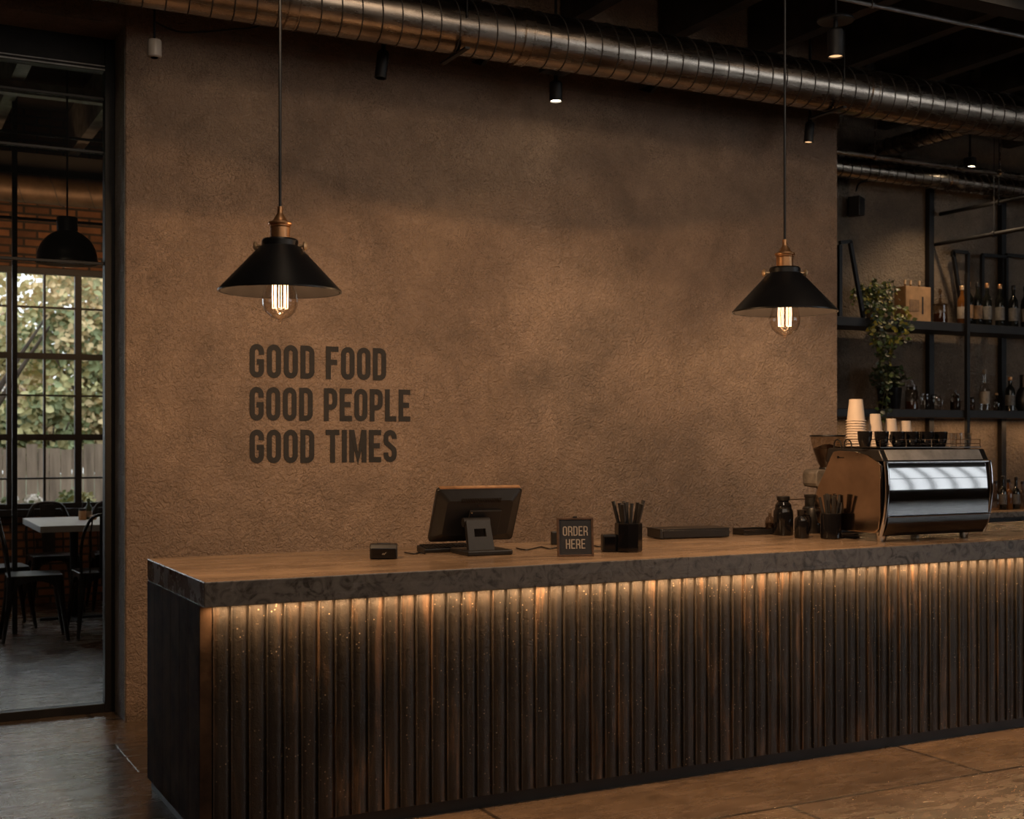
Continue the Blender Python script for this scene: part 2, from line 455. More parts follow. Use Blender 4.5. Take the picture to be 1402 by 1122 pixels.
# black steel glazed screen in the left opening
PY = 7.70
w = MB()
w.box(WX0-.062, WX0-.006, PY-.04, PY+.04, 0.0, OPH); w.box(OP, OP+.06, PY-.04, PY+.04, 0, OPH)
w.box(OP+.06, WX0-.062, PY-.04, PY+.04, 0, .05); w.box(OP+.06, WX0-.062, PY-.04, PY+.04, 3.74, OPH)
for z in (3.585, 3.27, 2.62): w.box(OP+.06, WX0-.062, PY-.012, PY+.012, z-.009, z+.009)
for x in (-.68,): w.box(x-.012, x+.012, PY-.012, PY+.012, .05, 3.74)
wf = struct(w.build('window_2', M['frame_black'], smooth=0, bevel=.003))
w = MB(); w.box(OP+.06, WX0-.062, PY-.046, PY-.041, 3.742, 3.750); w.box(OP+.06, WX0-.062, PY-.046, PY-.041, 3.764, 3.770)
w.build('window_bead', M['grey_steel'], wf, smooth=0)
MB().box(OP+.06, WX0-.062, PY-.004, PY+.002, .05, 3.74).build('window_glass', M['screen_pane'], wf, smooth=0)
# thin skirting strip
struct(MB().box(WX0+.005, WX1, WY0-.012, WY0-.001, 0, .03).build('baseboard_north', M['fascia'], smooth=0))

# ceiling joists and steel
n = 5
for i in range(-4, 16):
    X = 1.11+.777*i
    if X < XW+.1 or X > XE-.1: continue
    y1 = YN-.01 if X < WX1-.15 else YB-.01
    mb = MB(); mb.box(X-.05, X+.05, YS+.02, WY0-.03, 4.34, CEIL-.002) 
    if y1 > WY1: mb.box(X-.05, X+.05, WY1+.02, y1, 4.34, CEIL-.002)
    mat = M['grey_steel'] if X < 3 else M['beam_steel']
    struct(mb.build('trim_%d' % n, mat if X < 3 else M['beam_steel'], smooth=0)); n += 1
struct(MB().box(XW+.02, WX1-.14, 10.36, 10.45, 4.24, 4.335).build('trim_%d' % n, M['grey_steel'], smooth=0)); n += 1
struct(MB().box(XW+.02, WX1-.14, 12.1, 12.4, 3.92, 4.16).build('trim_%d' % n, M['ceiling'], smooth=0)); n += 1
struct(MB().box(XW+.02, XE-.02, 5.45, 5.6, 4.22, 4.335).build('trim_%d' % n, M['ceiling'], smooth=0)); n += 1

# ---------------------------------------------------------------- spiral duct
def duct(name, label, axis, p0, p1, r, pitch, mat):
    """galvanised spiral pipe between p0 and p1 with a raised seam every pitch"""
    p0 = Vector(p0); p1 = Vector(p1); L = (p1-p0).length; d = (p1-p0)/L
    root = T(name, label, 'duct', tuple(p0))
    a = Vector((0,0,1)); b = d.cross(a).normalized()
    mb = MB(); nseg = max(2, int(L/.5)); 
    mb.tube([tuple(d*(L*i/nseg)) for i in range(nseg+1)], r, 48)
    mb.build('pipe', mat, root)
    sm = MB(); turns = int(L/pitch); pts = []
    for i in range(turns*32+1):
        t = i/32; ang = 2*PI*t
        pts.append(tuple(d*(t*pitch)+(a*math.cos(ang)+b*math.sin(ang))*(r+.0012)))
    sm.tube(pts, .0042, 5)
    sm.build('seam', M['beam_steel'], root)
    for q in (1.9, 3.32, 6.0, 8.9):
        if q < L:
            col = MB(); c = d*q; col.cyl(tuple(c-d*.035), tuple(c+d*.035), r+.006, n=48)
            for s_ in (-.028, .028): col.cyl(tuple(c+d*s_-d*.004), tuple(c+d*s_+d*.004), r+.010, n=48)
            col.build('coupling', mat, root)
    return root
dr = duct('ventilation_duct', 'large galvanised spiral duct running along the top of the plaster wall', 'x', (0.2,6.7,3.995), (13.6,6.7,3.995), .160, .118, M['duct'])
for x in (3.1, 5.9, 8.7, 11.5):
    hg = MB(); hg.cyl((x-.2, -.168, 0), (x-.2, -.168, .345), .006, n=8); hg.cyl((x-.2, .168, 0), (x-.2, .168, .345), .006, n=8)
    hg.box(x-.215, x-.185, -.175, .175, -.178, -.166)
    hg.build('hanger', M['black_metal'], dr)
duct('ventilation_duct', 'slim spiral duct close under the ceiling above the bottle shelves', 'x', (6.62,8.12,3.86), (13.6,8.12,3.86), .085, .1, M['duct'])
duct('ventilation_duct', 'narrow duct crossing from the wall end toward the bottle shelves', 'y', (7.95,6.95,4.12), (7.95,8.48,4.12), .075, .1, M['duct'])
duct('ventilation_duct', 'brass-toned duct under the ceiling of the glazed dining room', 'x', (-3.9,12.0,3.82), (6.3,12.0,3.82), .13, .3, M['duct_dull'])
def pipe(label, p0, p1, r, mat=None, name='conduit'):
    o = MB(); d = Vector(p1)-Vector(p0)
    o.tube([(0,0,0), tuple(d/2), tuple(d)], r, 10)
    L = d.length; u = d/L; q = .6
    while q < L:
        o.cyl(tuple(u*(q-.012)), tuple(u*(q+.012)), r*1.5, n=10)
        if p0[2] > 3.2: o.cyl(tuple(u*q), (u.x*q, u.y*q, CEIL+.004-p0[2]), .004, n=6)
        q += 1.4
    return tag(o.build(name, mat or M['beam_steel'], loc=p0), label, 'pipe')
pipe('thin steel conduit running below the ceiling beyond the end of the plaster wall', (6.6,7.62,3.84), (13.5,7.62,3.84), .02, M['duct'])
pipe('thin conduit under the ceiling beams in front of the large duct', (2.2,5.95,4.285), (13.5,5.95,4.285), .014, M['grey_steel'])
pipe('upper dark pipe on brackets above the bottle shelves', (8.79,7.2,3.64), (8.79,8.47,3.64), .018, M['black_metal'])
pipe('lower dark pipe above the bottle shelves beneath another pipe', (8.73,7.2,3.36), (8.73,8.47,3.36), .018, M['black_metal'])
pipe('light grey conduit above the dome lamp in the glazed dining room', (-3.9,11.2,3.42), (6.3,11.2,3.42), .014, M['beam_steel'])
pipe('thin dark conduit near the ceiling of the glazed dining room', (-3.9,10.9,4.06), (6.3,10.9,4.06), .012, M['black_metal'])
# slim post in the dining room
tag(MB().box(-.02,.02,-.02,.02,0,CEIL-.002).build('steel_post', M['frame_black'], loc=(on_y(20,700,11.05)[0],11.05,0), smooth=0, bevel=.003), 'slender black steel post between the chairs in the dining room', 'post')

# ---------------------------------------------------------------- counter
CX0, CX1, CY0, CY1, CT = 1.187, 7.6, 4.84, 5.90, 1.05
top = tag(MB().box(0, CX1-CX0, 0, CY1-CY0, 0, .10).build('countertop', M['counter'], loc=(CX0,CY0,CT-.10), smooth=0, bevel=.005), 'thick dark stone countertop spanning the long order counter', 'countertop')
base = T('service_counter', 'long dark counter with fluted rusty front lit from under the top', 'counter', (CX0,CY0,0))
FY = .085; L = CX1-CX0
mb = MB(); per = .0715; nper = int((L-.06)/per); vs = []; prof = []
x = .052
for i in range(nper):
    amp = .010*random.uniform(.75, 1.2); pw = per; jj = random.choice((2,3,4,9)); sec = random.uniform(.001,.004)
    prof += [(x, FY-.013), (x+.0045, FY-.013), (x+.0062, FY+.002)]
    for j in range(7):
        t = .10+.82*j/6
        prof.append((x+t*pw, FY+.001-amp*math.sin(PI*(t-.06)/.90)**.7 + (sec if j == jj else 0)))
    prof.append((x+.97*pw, FY+.003))
    x += pw
prof.append((x, FY-.012))
nv = len(prof)
vs = [(p[0], p[1], .055) for p in prof]+[(p[0], p[1], .945) for p in prof]
mb.add(vs, [(i, i+1, nv+i+1, nv+i) for i in range(nv-1)])
mb.box(.05, L, FY+.008, FY+.03, .05, .948)
mb.build('fluted_front', M['cladding'], base, smooth=35, bevel=0)
mb = MB(); y = .0; ys = [FY-.012, .26, .42, .58, .74, .90, CY1-CY0]
for a, b in zip(ys[:-1], ys[1:]): mb.box(0, .048, a+.002, b, .05, .948)
mb.box(.01, .05, FY, CY1-CY0, .05, .948)
mb.build('end_panel', M['end_panel'], base, smooth=0, bevel=.0025)
mb = MB(); mb.box(.025, L, FY+.012, FY+.05, 0, .052); mb.box(.018, .05, FY+.02, CY1-CY0, 0, .05)
mb.build('toe_kick', M['matte_black'], base, smooth=0)
mb = MB(); mb.box(L-.04, L, FY+.03, CY1-CY0, .05, .948); mb.box(.05, L, CY1-CY0-.03, CY1-CY0, .0, .948)
mb.build('back_panel', M['end_panel'], base, smooth=0)
MB().box(.03, L-.02, .048, .058, .9445, .9495).build('led_strip', M['led'], base, smooth=0)

# ---------------------------------------------------------------- lettering (stroke font)
def arc(cx, cy, rx, ry, a0, a1, n=8):
    return [(cx+rx*math.cos(math.radians(a0+(a1-a0)*i/n)), cy+ry*math.sin(math.radians(a0+(a1-a0)*i/n))) for i in range(n+1)]
def glyph(ch, w, t):
    h = t/2; l = h; r = w-h; b = h; tp = 1-h; R = (r-l)*.5; c = (l+r)/2; ry = min(R*1.05, .2)
    if ch == 'O': return [arc(c, tp-ry, R, ry, 90, 0)+arc(c, b+ry, R, ry, 0, -180, 14)+arc(c, tp-ry, R, ry, 180, 90)], w
    if ch == 'G': return [[(r, .68)]+arc(c, tp-ry, R, ry, 0, 180, 14)+arc(c, b+ry, R, ry, 180, 360, 14)+[(r, .47), (c, .47)]], w
    if ch == 'D': return [[(l, b), (l, tp), (c, tp)]+arc(c, tp-ry, R, ry, 90, 0)+arc(c, b+ry, R, ry, 0, -90)+[(l, b)]], w
    if ch == 'F': return [[(l, 0), (l, tp), (w*.92, tp)], [(l, .52), (w*.82, .52)]], w*.92
    if ch == 'E': return [[(w*.92, tp), (l, tp), (l, b), (w*.92, b)], [(l, .51), (w*.82, .51)]], w*.92
    if ch == 'L': return [[(l, 1), (l, b), (w*.88, b)]], w*.88
    if ch == 'P': return [[(l, 0), (l, 1)], [(l, tp), (c, tp)]+arc(c, tp-R, R, R, 90, 0, 5)+arc(c, .42+R, R, R, 0, -90, 5)+[(l, .42)]], w
    if ch == 'R': return [[(l, 0), (l, 1)], [(l, tp), (c, tp)]+arc(c, tp-R, R, R, 90, 0, 5)+arc(c, .46+R, R, R, 0, -90, 5)+[(l, .46)], [(c, .46), (r, .34), (r+.01, 0)]], w
    if ch == 'T': return [[(0, tp), (w, tp)], [(w/2, tp), (w/2, 0)]], w
    if ch == 'I': return [[(h, 0), (h, 1)]], t
    if ch == 'H': return [[(l, 0), (l, 1)], [(r, 0), (r, 1)], [(l, .5), (r, .5)]], w
    if ch == 'M':
        w2 = w*1.28; return [[(h, 0), (h, 1)], [(w2-h, 0), (w2-h, 1)], [(h*1.1, .97), (w2/2, .12), (w2-h*1.1, .97)]], w2
    if ch == 'S': return [[(r, .72)]+arc(c, tp-ry, R, ry, 0, 180, 12)+[(l, .66), (l+.02, .60), (c, .5), (r-.02, .4), (r, .33)]+arc(c, b+ry, R, ry, 0, -180, 12)+[(l, .30)]], w
    return [], w*.6
def stroke(mb, pts, t, X, Z, sx, sz, y0, y1):
    P = [Vector(p) for p in pts]; n = len(P); Lf = []; Rt = []
    closed = (P[0]-P[-1]).length < 1e-4
    for i, p in enumerate(P):
        a = P[i-1] if i > 0 else (P[-2] if closed else None)
        b = P[i+1] if i < n-1 else (P[1] if closed else None)
        d1 = (p-a).normalized() if a is not None and (p-a).length > 1e-6 else None
        d2 = (b-p).normalized() if b is not None and (b-p).length > 1e-6 else None
        d1 = d1 or d2; d2 = d2 or d1
        n1 = Vector((-d1.y, d1.x)); n2 = Vector((-d2.y, d2.x)); m = n1+n2
        m = m.normalized() if m.length > 1e-3 else n1
        k = min(1/max(m.dot(n1), .3), 2.2)
        Lf.append(p+m*t/2*k); Rt.append(p-m*t/2*k)
    vs = []
    for y in (y0, y1):
        for q in Lf: vs.append((X+q.x*sx, y, Z+q.y*sz))
        for q in Rt: vs.append((X+q.x*sx, y, Z+q.y*sz))
    fs = []
    for i in range(n-1):
        fs.append((i, i+1, n+i+1, n+i)); fs.append((2*n+i, 3*n+i, 3*n+i+1, 2*n+i+1))
        fs.append((i, 2*n+i, 2*n+i+1, i+1)); fs.append((n+i, n+i+1, 3*n+i+1, 3*n+i))
    fs.append((0, n, 3*n, 2*n)); fs.append((n-1, 3*n-1, 4*n-1, 2*n-1))
    mb.add(vs, fs)
def text_geo(mb, s, X, Z, H, width, y0, y1, w=.43, t=.135, gap=.09, space=.27, center=False):
    tot = 0; items = []
    for ch in s:
        if ch == ' ': tot += space; continue
        gl, adv = glyph(ch, w, t); items.append((gl, tot)); tot += adv+gap
    tot -= gap
    sx = width/tot if width else H
    if center: X -= tot*sx/2
    for gl, off in items:
        for k, pts in enumerate(gl): stroke(mb, pts, t, X+off*sx, Z, sx, H, y0-.0006*k, y1-.0006*k)
for s, z, wd, lab in (('GOOD FOOD', 1.957, .863, 'black wall lettering reading GOOD FOOD'), ('GOOD PEOPLE', 1.703, 1.025, 'black wall lettering reading GOOD PEOPLE'), ('GOOD TIMES', 1.450, .933, 'black wall lettering reading GOOD TIMES')):
    mb = MB(); text_geo(mb, s, 0, 0, .2, wd, -.004, 0, w=.45, t=.162, gap=.085, space=.29)
    tag(mb.build('wall_lettering', M['wall_ink'], loc=(2.072, WY0-.0005, z), smooth=0, bevel=None), lab+' on the plaster wall', 'lettering', None)

# ---------------------------------------------------------------- pendant lamps
def pendant(loc, label):
    """loc = centre of the shade rim"""
    x, y, z = loc
    t = T('pendant_lamp', label, 'pendant lamp', (x,y,z), -.45, 'pair of cone pendant lamps')
    R = .25
    mb = MB(); mb.lathe([(.066,.195),(.072,.185),(.085,.178),(R-.006,.008),(R,.002),(R,-.004),(R-.006,-.003),(.083,.168),(.066,.178)], 64, caps=False)
    mb.lathe([(.074,.150),(.074,.205),(.068,.212),(.03,.212),(.03,.205),(.066,.205),(.066,.150)], 48, caps=False)
    mb.build('lamp_shade', M['satin_black'], t)
    MB().lathe([(.060,.163),(.078,.161),(R-.0125,-.0032),(R-.006,-.0040)], 64, caps=False).build('shade_lining', M['shade_inside'], t)
    for s in (-1, 1):
        sc_ = MB(); sc_.cyl((s*.072,0,.185), (s*.098,0,.185), .006, n=12)
        sc_.lathe([(.004,-.004),(.016,-.003),(.018,0),(.016,.003),(.004,.004)], 20, caps=True)
        sc_ = MB(); sc_.cyl((s*.070,0,.185), (s*.094,0,.185), .006, n=12)
        sc_.cyl((s*.094,0,.185), (s*.100,0,.185), .014, .0195, 20); sc_.cyl((s*.100,0,.185), (s*.108,0,.185), .0195, .013, 20)
        sc_.build('thumbscrew', M['gold'], t)
    so = MB(); so.lathe([(.040,.206),(.040,.268),(.046,.270),(.048,.276),(.046,.281),(.036,.283),(.028,.290),(.020,.304),(.014,.314),(.011,.322),(.011,.345),(.007,.346)], 40)
    so.build('socket', M['brass'], t)
    rg = MB()
    for q in (.262,): rg.lathe([(.0405,q-.003),(.043,q),(.0405,q+.003)], 40, caps=False)
    rg.build('socket_ring', M['brass'], t)
    MB().cyl((0,0,.34), (0,0,CEIL-.02-z), .0062, n=10).build('cord', M['satin_black'], t)
    MB().lathe([(.05,CEIL-.03-z),(.05,CEIL-.012-z),(.045,CEIL-.001-z)], 32).build('ceiling_rose', M['black_metal'], t)
    bl = MB(); bl.lathe([(.022,.10),(.030,.075),(.052,.035),(.066,.0),(.0725,-.03),(.071,-.058),(.060,-.085),(.038,-.105),(.015,-.114),(.010,-.116),(.009,-.124),(.0035,-.131),(.0005,-.1315)], 40, caps=False)
    bulb = bl.build('bulb', M['bulb_glass'], t)
    MB().lathe([(.020,.19),(.023,.19),(.023,.10),(.019,.095)], 20).build('bulb_cap', M['brass'], bulb)
    fl = MB(); n_ = 4
    pts = []
    for i in range(n_*2):
        a = 2*PI*i/(n_*2); r = .026 if i % 2 else .030
        zt = .045; zb = -.070
        p0 = (r*math.cos(a), r*math.sin(a), zt if i % 2 == 0 else zb); p1 = (r*math.cos(a), r*math.sin(a), zb if i % 2 == 0 else zt)
        pts += [p0, ((p0[0]+p1[0])/2*1.06, (p0[1]+p1[1])/2*1.06, (p0[2]+p1[2])/2), p1]
    fl.tube(pts, .0011, 5)
    fl.build('filament', M['filament'], bulb)
    MB().lathe([(.004,.10),(.006,.04),(.004,-.03),(.010,-.078),(.003,-.09)], 12).build('filament_support', M['glass'], bulb)
    return t
lamps = []
PL = (1.520, 5.010, 2.204); PRt = (3.953, 4.790, 2.194)
for P_, lab in ((PL, 'black cone pendant lamp above the wall lettering, nearest the glazed door'), (PRt, 'black cone pendant lamp hanging near the espresso machine')):
    pass
def pend_xy(px, zdist):
    a = (px-701)/F; return ((a*CA+SA)*zdist, (CA-a*SA)*zdist)
lx, ly = pend_xy(383.5, 5.17); rx, ry = pend_xy(1074.5, 6.07)
PL = (lx, ly, 1.6+201*5.17/F); PRt = (rx, ry, 1.6+173*6.07/F)
pendant(PL, 'black cone pendant lamp with glowing bulb, hanging above the wall lettering')
pendant(PRt, 'black cone pendant lamp with glowing bulb, hanging left of the bottle shelves')

# dome lamp in the dining room
dx, dy, dz = on_y(92, 361, 9.97)
t = T('dome_lamp', 'large black dome lamp hanging in the glazed dining room', 'pendant lamp', (dx,dy,dz))
R = .222
prof = [(R,0),(R,.02)]+[(R*math.cos(a)*.98, .03+R*1.0*math.sin(a)) for a in [i*PI/2/9 for i in range(8)]]+[(.075,.255),(.075,.345),(.03,.35)]
MB().lathe(prof, 48, caps=False).build('lamp_shade', M['satin_black'], t)
MB().lathe([(R-.004,.001),(R-.006,.03),(R*.8,.13),(.05,.22)], 48, caps=False).build('shade_lining', M['shade_inside'], t)
MB().lathe([(.002,.03),(.03,.04),(.045,.07),(.03,.11),(.015,.14)], 20).build('bulb', M['bulb_core'], t)
MB().cyl((0,0,.34),(0,0,CEIL-dz-.005), .007, n=8).build('cord', M['black_metal'], t)

# ---------------------------------------------------------------- spotlights
def spot(px, ytop, ybot, Y, rad, tilt, label, lens, disc=False, cat='spotlight'):
    xb, _, zb = on_y(px, ybot, Y); _, _, zt = on_y(px, ytop, Y)
    H = zt-zb
    t = T('spotlight', label, cat, (xb, Y, zb))
    m = Matrix.Translation((0,0,H)) @ Matrix.Rotation(tilt[0], 4, 'X') @ Matrix.Rotation(tilt[1], 4, 'Y') @ Matrix.Translation((0,0,-H))
    mb = MB(); mb.m = m
    mb.lathe([(rad*.86,.012),(rad*.86,.0),(rad,.0),(rad,.015),(rad*.97,H*.45),(rad,H*.47),(rad,H*.92),(rad*.8,H),(rad*.3,H)], 32, caps=False)
    mb.build('lamp_head', M['matte_black'], t)
    ln = MB(); ln.m = m; ln.lathe([(.001,.006),(rad*.5,.006),(rad*.84,.009),(rad*.84,.016)], 28)
    ln.build('lens', lens, t)
    st = MB(); st.cyl((0,0,H*.98), (0,0,CEIL-zb-.012), .009, n=10)
    st.cyl((0,0,H*.98), (0,0,H+.05), .014, n=12)
    st.lathe([(.04,CEIL-zb-.02),(.04,CEIL-zb-.001)], 20)
    st.build('stem', M['black_metal'], t)
    if disc:
        d = MB(); d.lathe([(.02,H+.055),(.105,H+.045),(.108,H+.052),(.105,H+.062),(.02,H+.07)], 40); d.build('mounting_plate', M['black_metal'], t)
    return t, (xb, Y, zb)
spot(525, 70, 108, 7.08, .036, (0, .12), 'unlit black spotlight left of the lit spotlight under the duct', M['shade_inside'])
_, SP = spot(761, 112, 139, 7.08, .042, (0,0), 'lit black spotlight glowing under the duct above the middle of the wall', M['spot_lens'])
spot(1109, 168, 196, 7.08, .034, (0,.1), 'small black spotlight just above the right end of the plaster wall', M['spot_dim'])
_, SP2 = spot(1144, 40, 78, 5.75, .048, (0,0), 'large dim spotlight with round plate hanging in front of the duct', M['spot_dim'], True)
_, SP3 = spot(1328, 216, 229, 7.85, .052, (0,0), 'bright short downlight glowing over the bottle shelves', M['spot_lens'])
# mounting brackets poking out under the duct
for px, py, lab in ((662, 84, 'small black wedge bracket under the duct between two spotlights'), (893, 122, 'small black wedge bracket under the duct right of the lit spotlight')):
    x, y, z = on_y(px, py, 7.2)
    tag(MB().prism([(-.16,.03),(.12,.03),(-.02,-.025)], -.015, .015, 'x').build('duct_bracket', M['black_metal'], loc=(x,y+.03,z), smooth=0, bevel=.002), lab, 'bracket')
for px in (752+8,):
    x, y, z = on_y(px, 100, 7.0)
    tag(MB().box(-.09,.09,-.05,.05,0,.03).build('mounting_box', M['black_metal'], loc=(x,y,z), smooth=0, bevel=.004), 'flat black mounting box above the lit spotlight', 'bracket')
# white sensor
x, y, z = on_y(211.5, 79, 7.0)
t = T('hanging_sensor', 'small white cylinder sensor hanging near the top left wall corner', 'sensor', (x,y,z))
MB().lathe([(.030,0),(.037,.006),(.038,.01),(.038,.085),(.034,.095),(.008,.097)], 32).build('housing', M['white_plastic'], t, bevel=0)
MB().lathe([(.003,-.006),(.016,-.004),(.024,.002)], 20).build('lens', M['shade_inside'], t)
MB().cyl((0,0,.095),(0,0,CEIL-z-.001), .006, n=8).build('stem', M['black_metal'], t)
# cable near left of the duct
pts = smoothpath([(on_y(212,30,7.2)), (on_y(250,44,7.2)), (on_y(320,40,7.2)), (on_y(352,36,7.2)), (on_y(378,20,7.2))], 6)
o0 = pts[0]; tag(MB().tube([(p[0]-o0[0], p[1]-o0[1], p[2]-o0[2]) for p in pts], .005, 6).build('ceiling_cable', M['black_metal'], loc=o0), 'thin dark cable sagging below the duct near the white sensor', 'cable')

# ---------------------------------------------------------------- on the counter
CTZ = CT+.0005
# card terminal
x, y, _ = on_z(531, 766)
t = T('card_terminal', 'small black card terminal box at the left end of the counter', 'card reader', (x,y+.05,CTZ), -.40)
MB().prism([(-.058,0),(.058,0),(.06,.055),(.045,.066),(-.045,.068),(-.06,.05)], -.062, .062, 'x').build('housing', M['black_plastic'], t, smooth=0, bevel=.006, segs=3)
MB().box(-.052,.052,-.066,-.0595,.006,.05).build('front_plate', M['gloss_black'], t, smooth=0, bevel=.002)
mk = MB(); mk.bar((-.006,-.0665,.022),(.0,-.0665,.028),.003,.003); mk.bar((0,-.0665,.028),(.003,-.0665,.022),.003,.003); mk.bar((.003,-.0665,.022),(.012,-.0665,.032),.003,.003)
mk.build('maker_mark', M['silver_ink'], t, smooth=0)
MB().box(-.03,.03,-.02,.04,.066,.0705).build('keypad', M['gloss_black'], t, smooth=0, bevel=.002)

# point of sale monitor (seen from behind)
mx, my, _ = on_z(672, 761)
ROT = -.06
t = T('cash_register_monitor', 'black touch screen monitor seen from behind on the counter', 'monitor', (mx,my+.09,CTZ), ROT)
MB().box(-.115,.115,-.10,.13,0,.024).build('base', M['black_plastic'], t, smooth=0, bevel=.006)
nk = MB(); 
A = [(-.088,-.052,.022),(.042,-.052,.022),(.034,-.010,.160),(-.086,-.010,.160)]
def slab(mb, q, dy):
    mb.add([(a[0],a[1],a[2]) for a in q]+[(a[0],a[1]+dy,a[2]) for a in q], [(0,1,2,3),(7,6,5,4),(0,4,5,1),(1,5,6,2),(2,6,7,3),(3,7,4,0)])
def lerp(a, b, s): return tuple(a[i]+(b[i]-a[i])*s for i in range(3))
def sub(u0, u1, v0, v1):
    def pt(u, v): return lerp(lerp(A[0],A[1],u), lerp(A[3],A[2],u), v)
    return [pt(u0,v0),pt(u1,v0),pt(u1,v1),pt(u0,v1)]
slab(nk, sub(0,1,0,.45), .03); slab(nk, sub(0,.28,.45,.72), .03); slab(nk, sub(.76,1,.45,.72), .03); slab(nk, sub(0,1,.72,1), .03)
nk.build('stand_neck', M['black_plastic'], t, smooth=0)
MB().cyl((-.092,.018,.150),(.040,.018,.150),.022,n=20).build('hinge', M['black_plastic'], t)
W2, Hm = .219, .288
tm = Matrix.Translation((-.035,.045,.09)) @ Matrix.Rotation(-.30, 4, 'X')
tm = Matrix.Translation((-.03,.03,.075)) @ Matrix.Rotation(-.10, 4, 'Y') @ Matrix.Rotation(-.28, 4, 'X')
tm = Matrix.Translation((.0,.135,.045)) @ Matrix.Rotation(.46, 4, 'X')
sh = MB(); sh.m = tm
sh.prism(rrect(-W2, W2, 0, Hm, .018), .012, .034, 'y')
scr = sh.build('screen_housing', M['black_plastic'], t, smooth=30, bevel=.003)
sb = MB(); sb.m = tm
def inset(i, y, r=.02): return [(p[0], y, p[1]) for p in rrect(-W2+i, W2-i, i, Hm-i, r)]
a = inset(.004, .013); b = inset(.05, -.016, .02); n_ = len(a)
sb.add(a+b, [(i, (i+1) % n_, n_+(i+1) % n_, n_+i) for i in range(n_)]+[tuple(range(n_, 2*n_))])
sb.build('rear_shell', M['black_plastic'], t, smooth=20)
vt = MB(); vt.m = tm
for i in range(38): vt.box(-.10+i*.0054, -.10+i*.0054+.0022, -.0175, -.0155, .228, .252)
vt.build('vent_slots', M['gloss_black'], t, smooth=0)
bg_ = MB(); bg_.m = tm; bg_.box(-.012,.012,-.0175,-.0155,.208,.218); bg_.build('rear_button', M['gloss_black'], t, smooth=0)
vp = MB(); vp.m = tm; vp.box(-.050,.112,-.030,-.015,.05,.188); 
vp.build('mounting_plate', M['black_plastic'], t, smooth=0, bevel=.003)
s4 = MB(); s4.m = tm
for (q, zz) in ((-.042,.180),): s4.cyl((q,-.033,zz),(q,-.029,zz),.0025,n=8)
s4.build('plate_screw', M['gold'], t)
mk = MB(); mk.m = tm
for p0, p1 in (((.018,-.0315,.132),(.032,-.0315,.136)),((.032,-.0315,.136),(.028,-.0315,.129)),((.028,-.0315,.129),(.045,-.0315,.140))): mk.bar(p0, p1, .0025, .0035)
mk.build('maker_mark', M['silver_ink'], t, smooth=0)
tr = MB(); tr.m = tm; tr.box(-W2+.012, W2-.012, .014, .036, Hm, Hm+.004); tr.build('top_trim', M['brass'], t, smooth=0)
gl = MB(); gl.m = tm; gl.box(-W2+.008, W2-.008, .0345, .037, .008, Hm-.008); gl.build('screen', M['gloss_black'], t, smooth=0)
cb = MB()
for q in (-.06,-.045):
    cb.tube(smoothpath([(q,.05,.13),(q-.02,.0,.09),(q+.03,-.02,.05),(q+.05,.03,.045),(.02 if q < -.05 else .03,.08,.03)], 6), .0028, 6)
cb.build('cable_loop', M['black_plastic'], t)

# receipt printer / keyboard left behind the base
x, y, _ = on_z(603, 757)
t = T('keypad', 'low black keypad lying on the counter left of the monitor stand', 'keyboard', (x+.04,y+.05,CTZ), -.05)
MB().prism([(-.055,0),(.055,0),(.055,.03),(-.055,.018)], -.12, .14, 'x').build('housing', M['black_plastic'], t, smooth=0, bevel=.004)
mb = MB()
for i in range(12):
    for j in range(4):
        zz = .0195+.0032*j; mb.box(-.108+i*.02, -.108+i*.02+.016, -.045+j*.025, -.045+j*.025+.019, zz, zz+.006)
mb.build('keys', M['black_plastic'], t, smooth=0)

def cable(label, pts, r=.0035):
    P = smoothpath(pts, 7); o = P[0]
    return tag(MB().tube([(p[0]-o[0],p[1]-o[1],p[2]-o[2]) for p in P], r, 7).build('power_cable', M['black_plastic'], loc=o), label, 'cable')
cz = CTZ+.004
def oc(px, py): q = on_z(px, py); return (q[0], q[1], cz)
cable('thin black cable from the card terminal to the keypad', [oc(554,758), oc(566,760), oc(574,758.5), oc(582,759.5)])
cable('thin black cable looping behind the monitor toward the order sign', [oc(707,752), oc(720,754.5), oc(733,752), oc(742,750.5), oc(752,753), oc(762,751.5), oc(770,751)])
cable('short black cable between the order sign and the small black box', [oc(812,748.5), oc(820,750), oc(826,748.5), oc(832,749)])

# order sign
x, y, _ = on_z(788.5, 762.5)
sgn = T('order_sign', 'small framed tabletop sign reading ORDER HERE', 'sign', (x,y,CTZ), -.30)
w_, h_ = .172, .180
tl = Matrix.Rotation(-.10, 4, 'X')
fr = MB(); fr.m = tl
for (a, b, c, d) in ((-w_/2, w_/2, 0, .009), (-w_/2, w_/2, h_-.009, h_), (-w_/2, -w_/2+.009, .009, h_-.009), (w_/2-.009, w_/2, .009, h_-.009)): fr.box(a, b, -.003, .012, c, d)
fr.build('frame', M['sign_wood'], sgn, smooth=0, bevel=.001)
bd = MB(); bd.m = tl; bd.box(-w_/2+.009, w_/2-.009, .002, .009, .009, h_-.009); bd.build('board', M['leather'], sgn, smooth=0)
tx = MB(); tx.m = tl
text_geo(tx, 'ORDER', 0, .096, .044, .118, .0005, .002, t=.11, gap=.11, center=True)
text_geo(tx, 'HERE', 0, .036, .044, .092, .0005, .002, t=.11, gap=.11, center=True)
tx.build('lettering', M['sign_ink'], sgn, smooth=0, bevel=None)
cl = MB(); cl.m = tl; cl.box(-.010,.010,-.004,.013,h_-.002,h_+.006); cl.build('clip', M['matte_black'], sgn, smooth=0, bevel=.001)
st = MB(); st.bar((0,.026,.12),(0,.075,.003),.04,.004,(0,1,0)); st.build('easel_leg', M['sign_wood'], sgn, smooth=0)

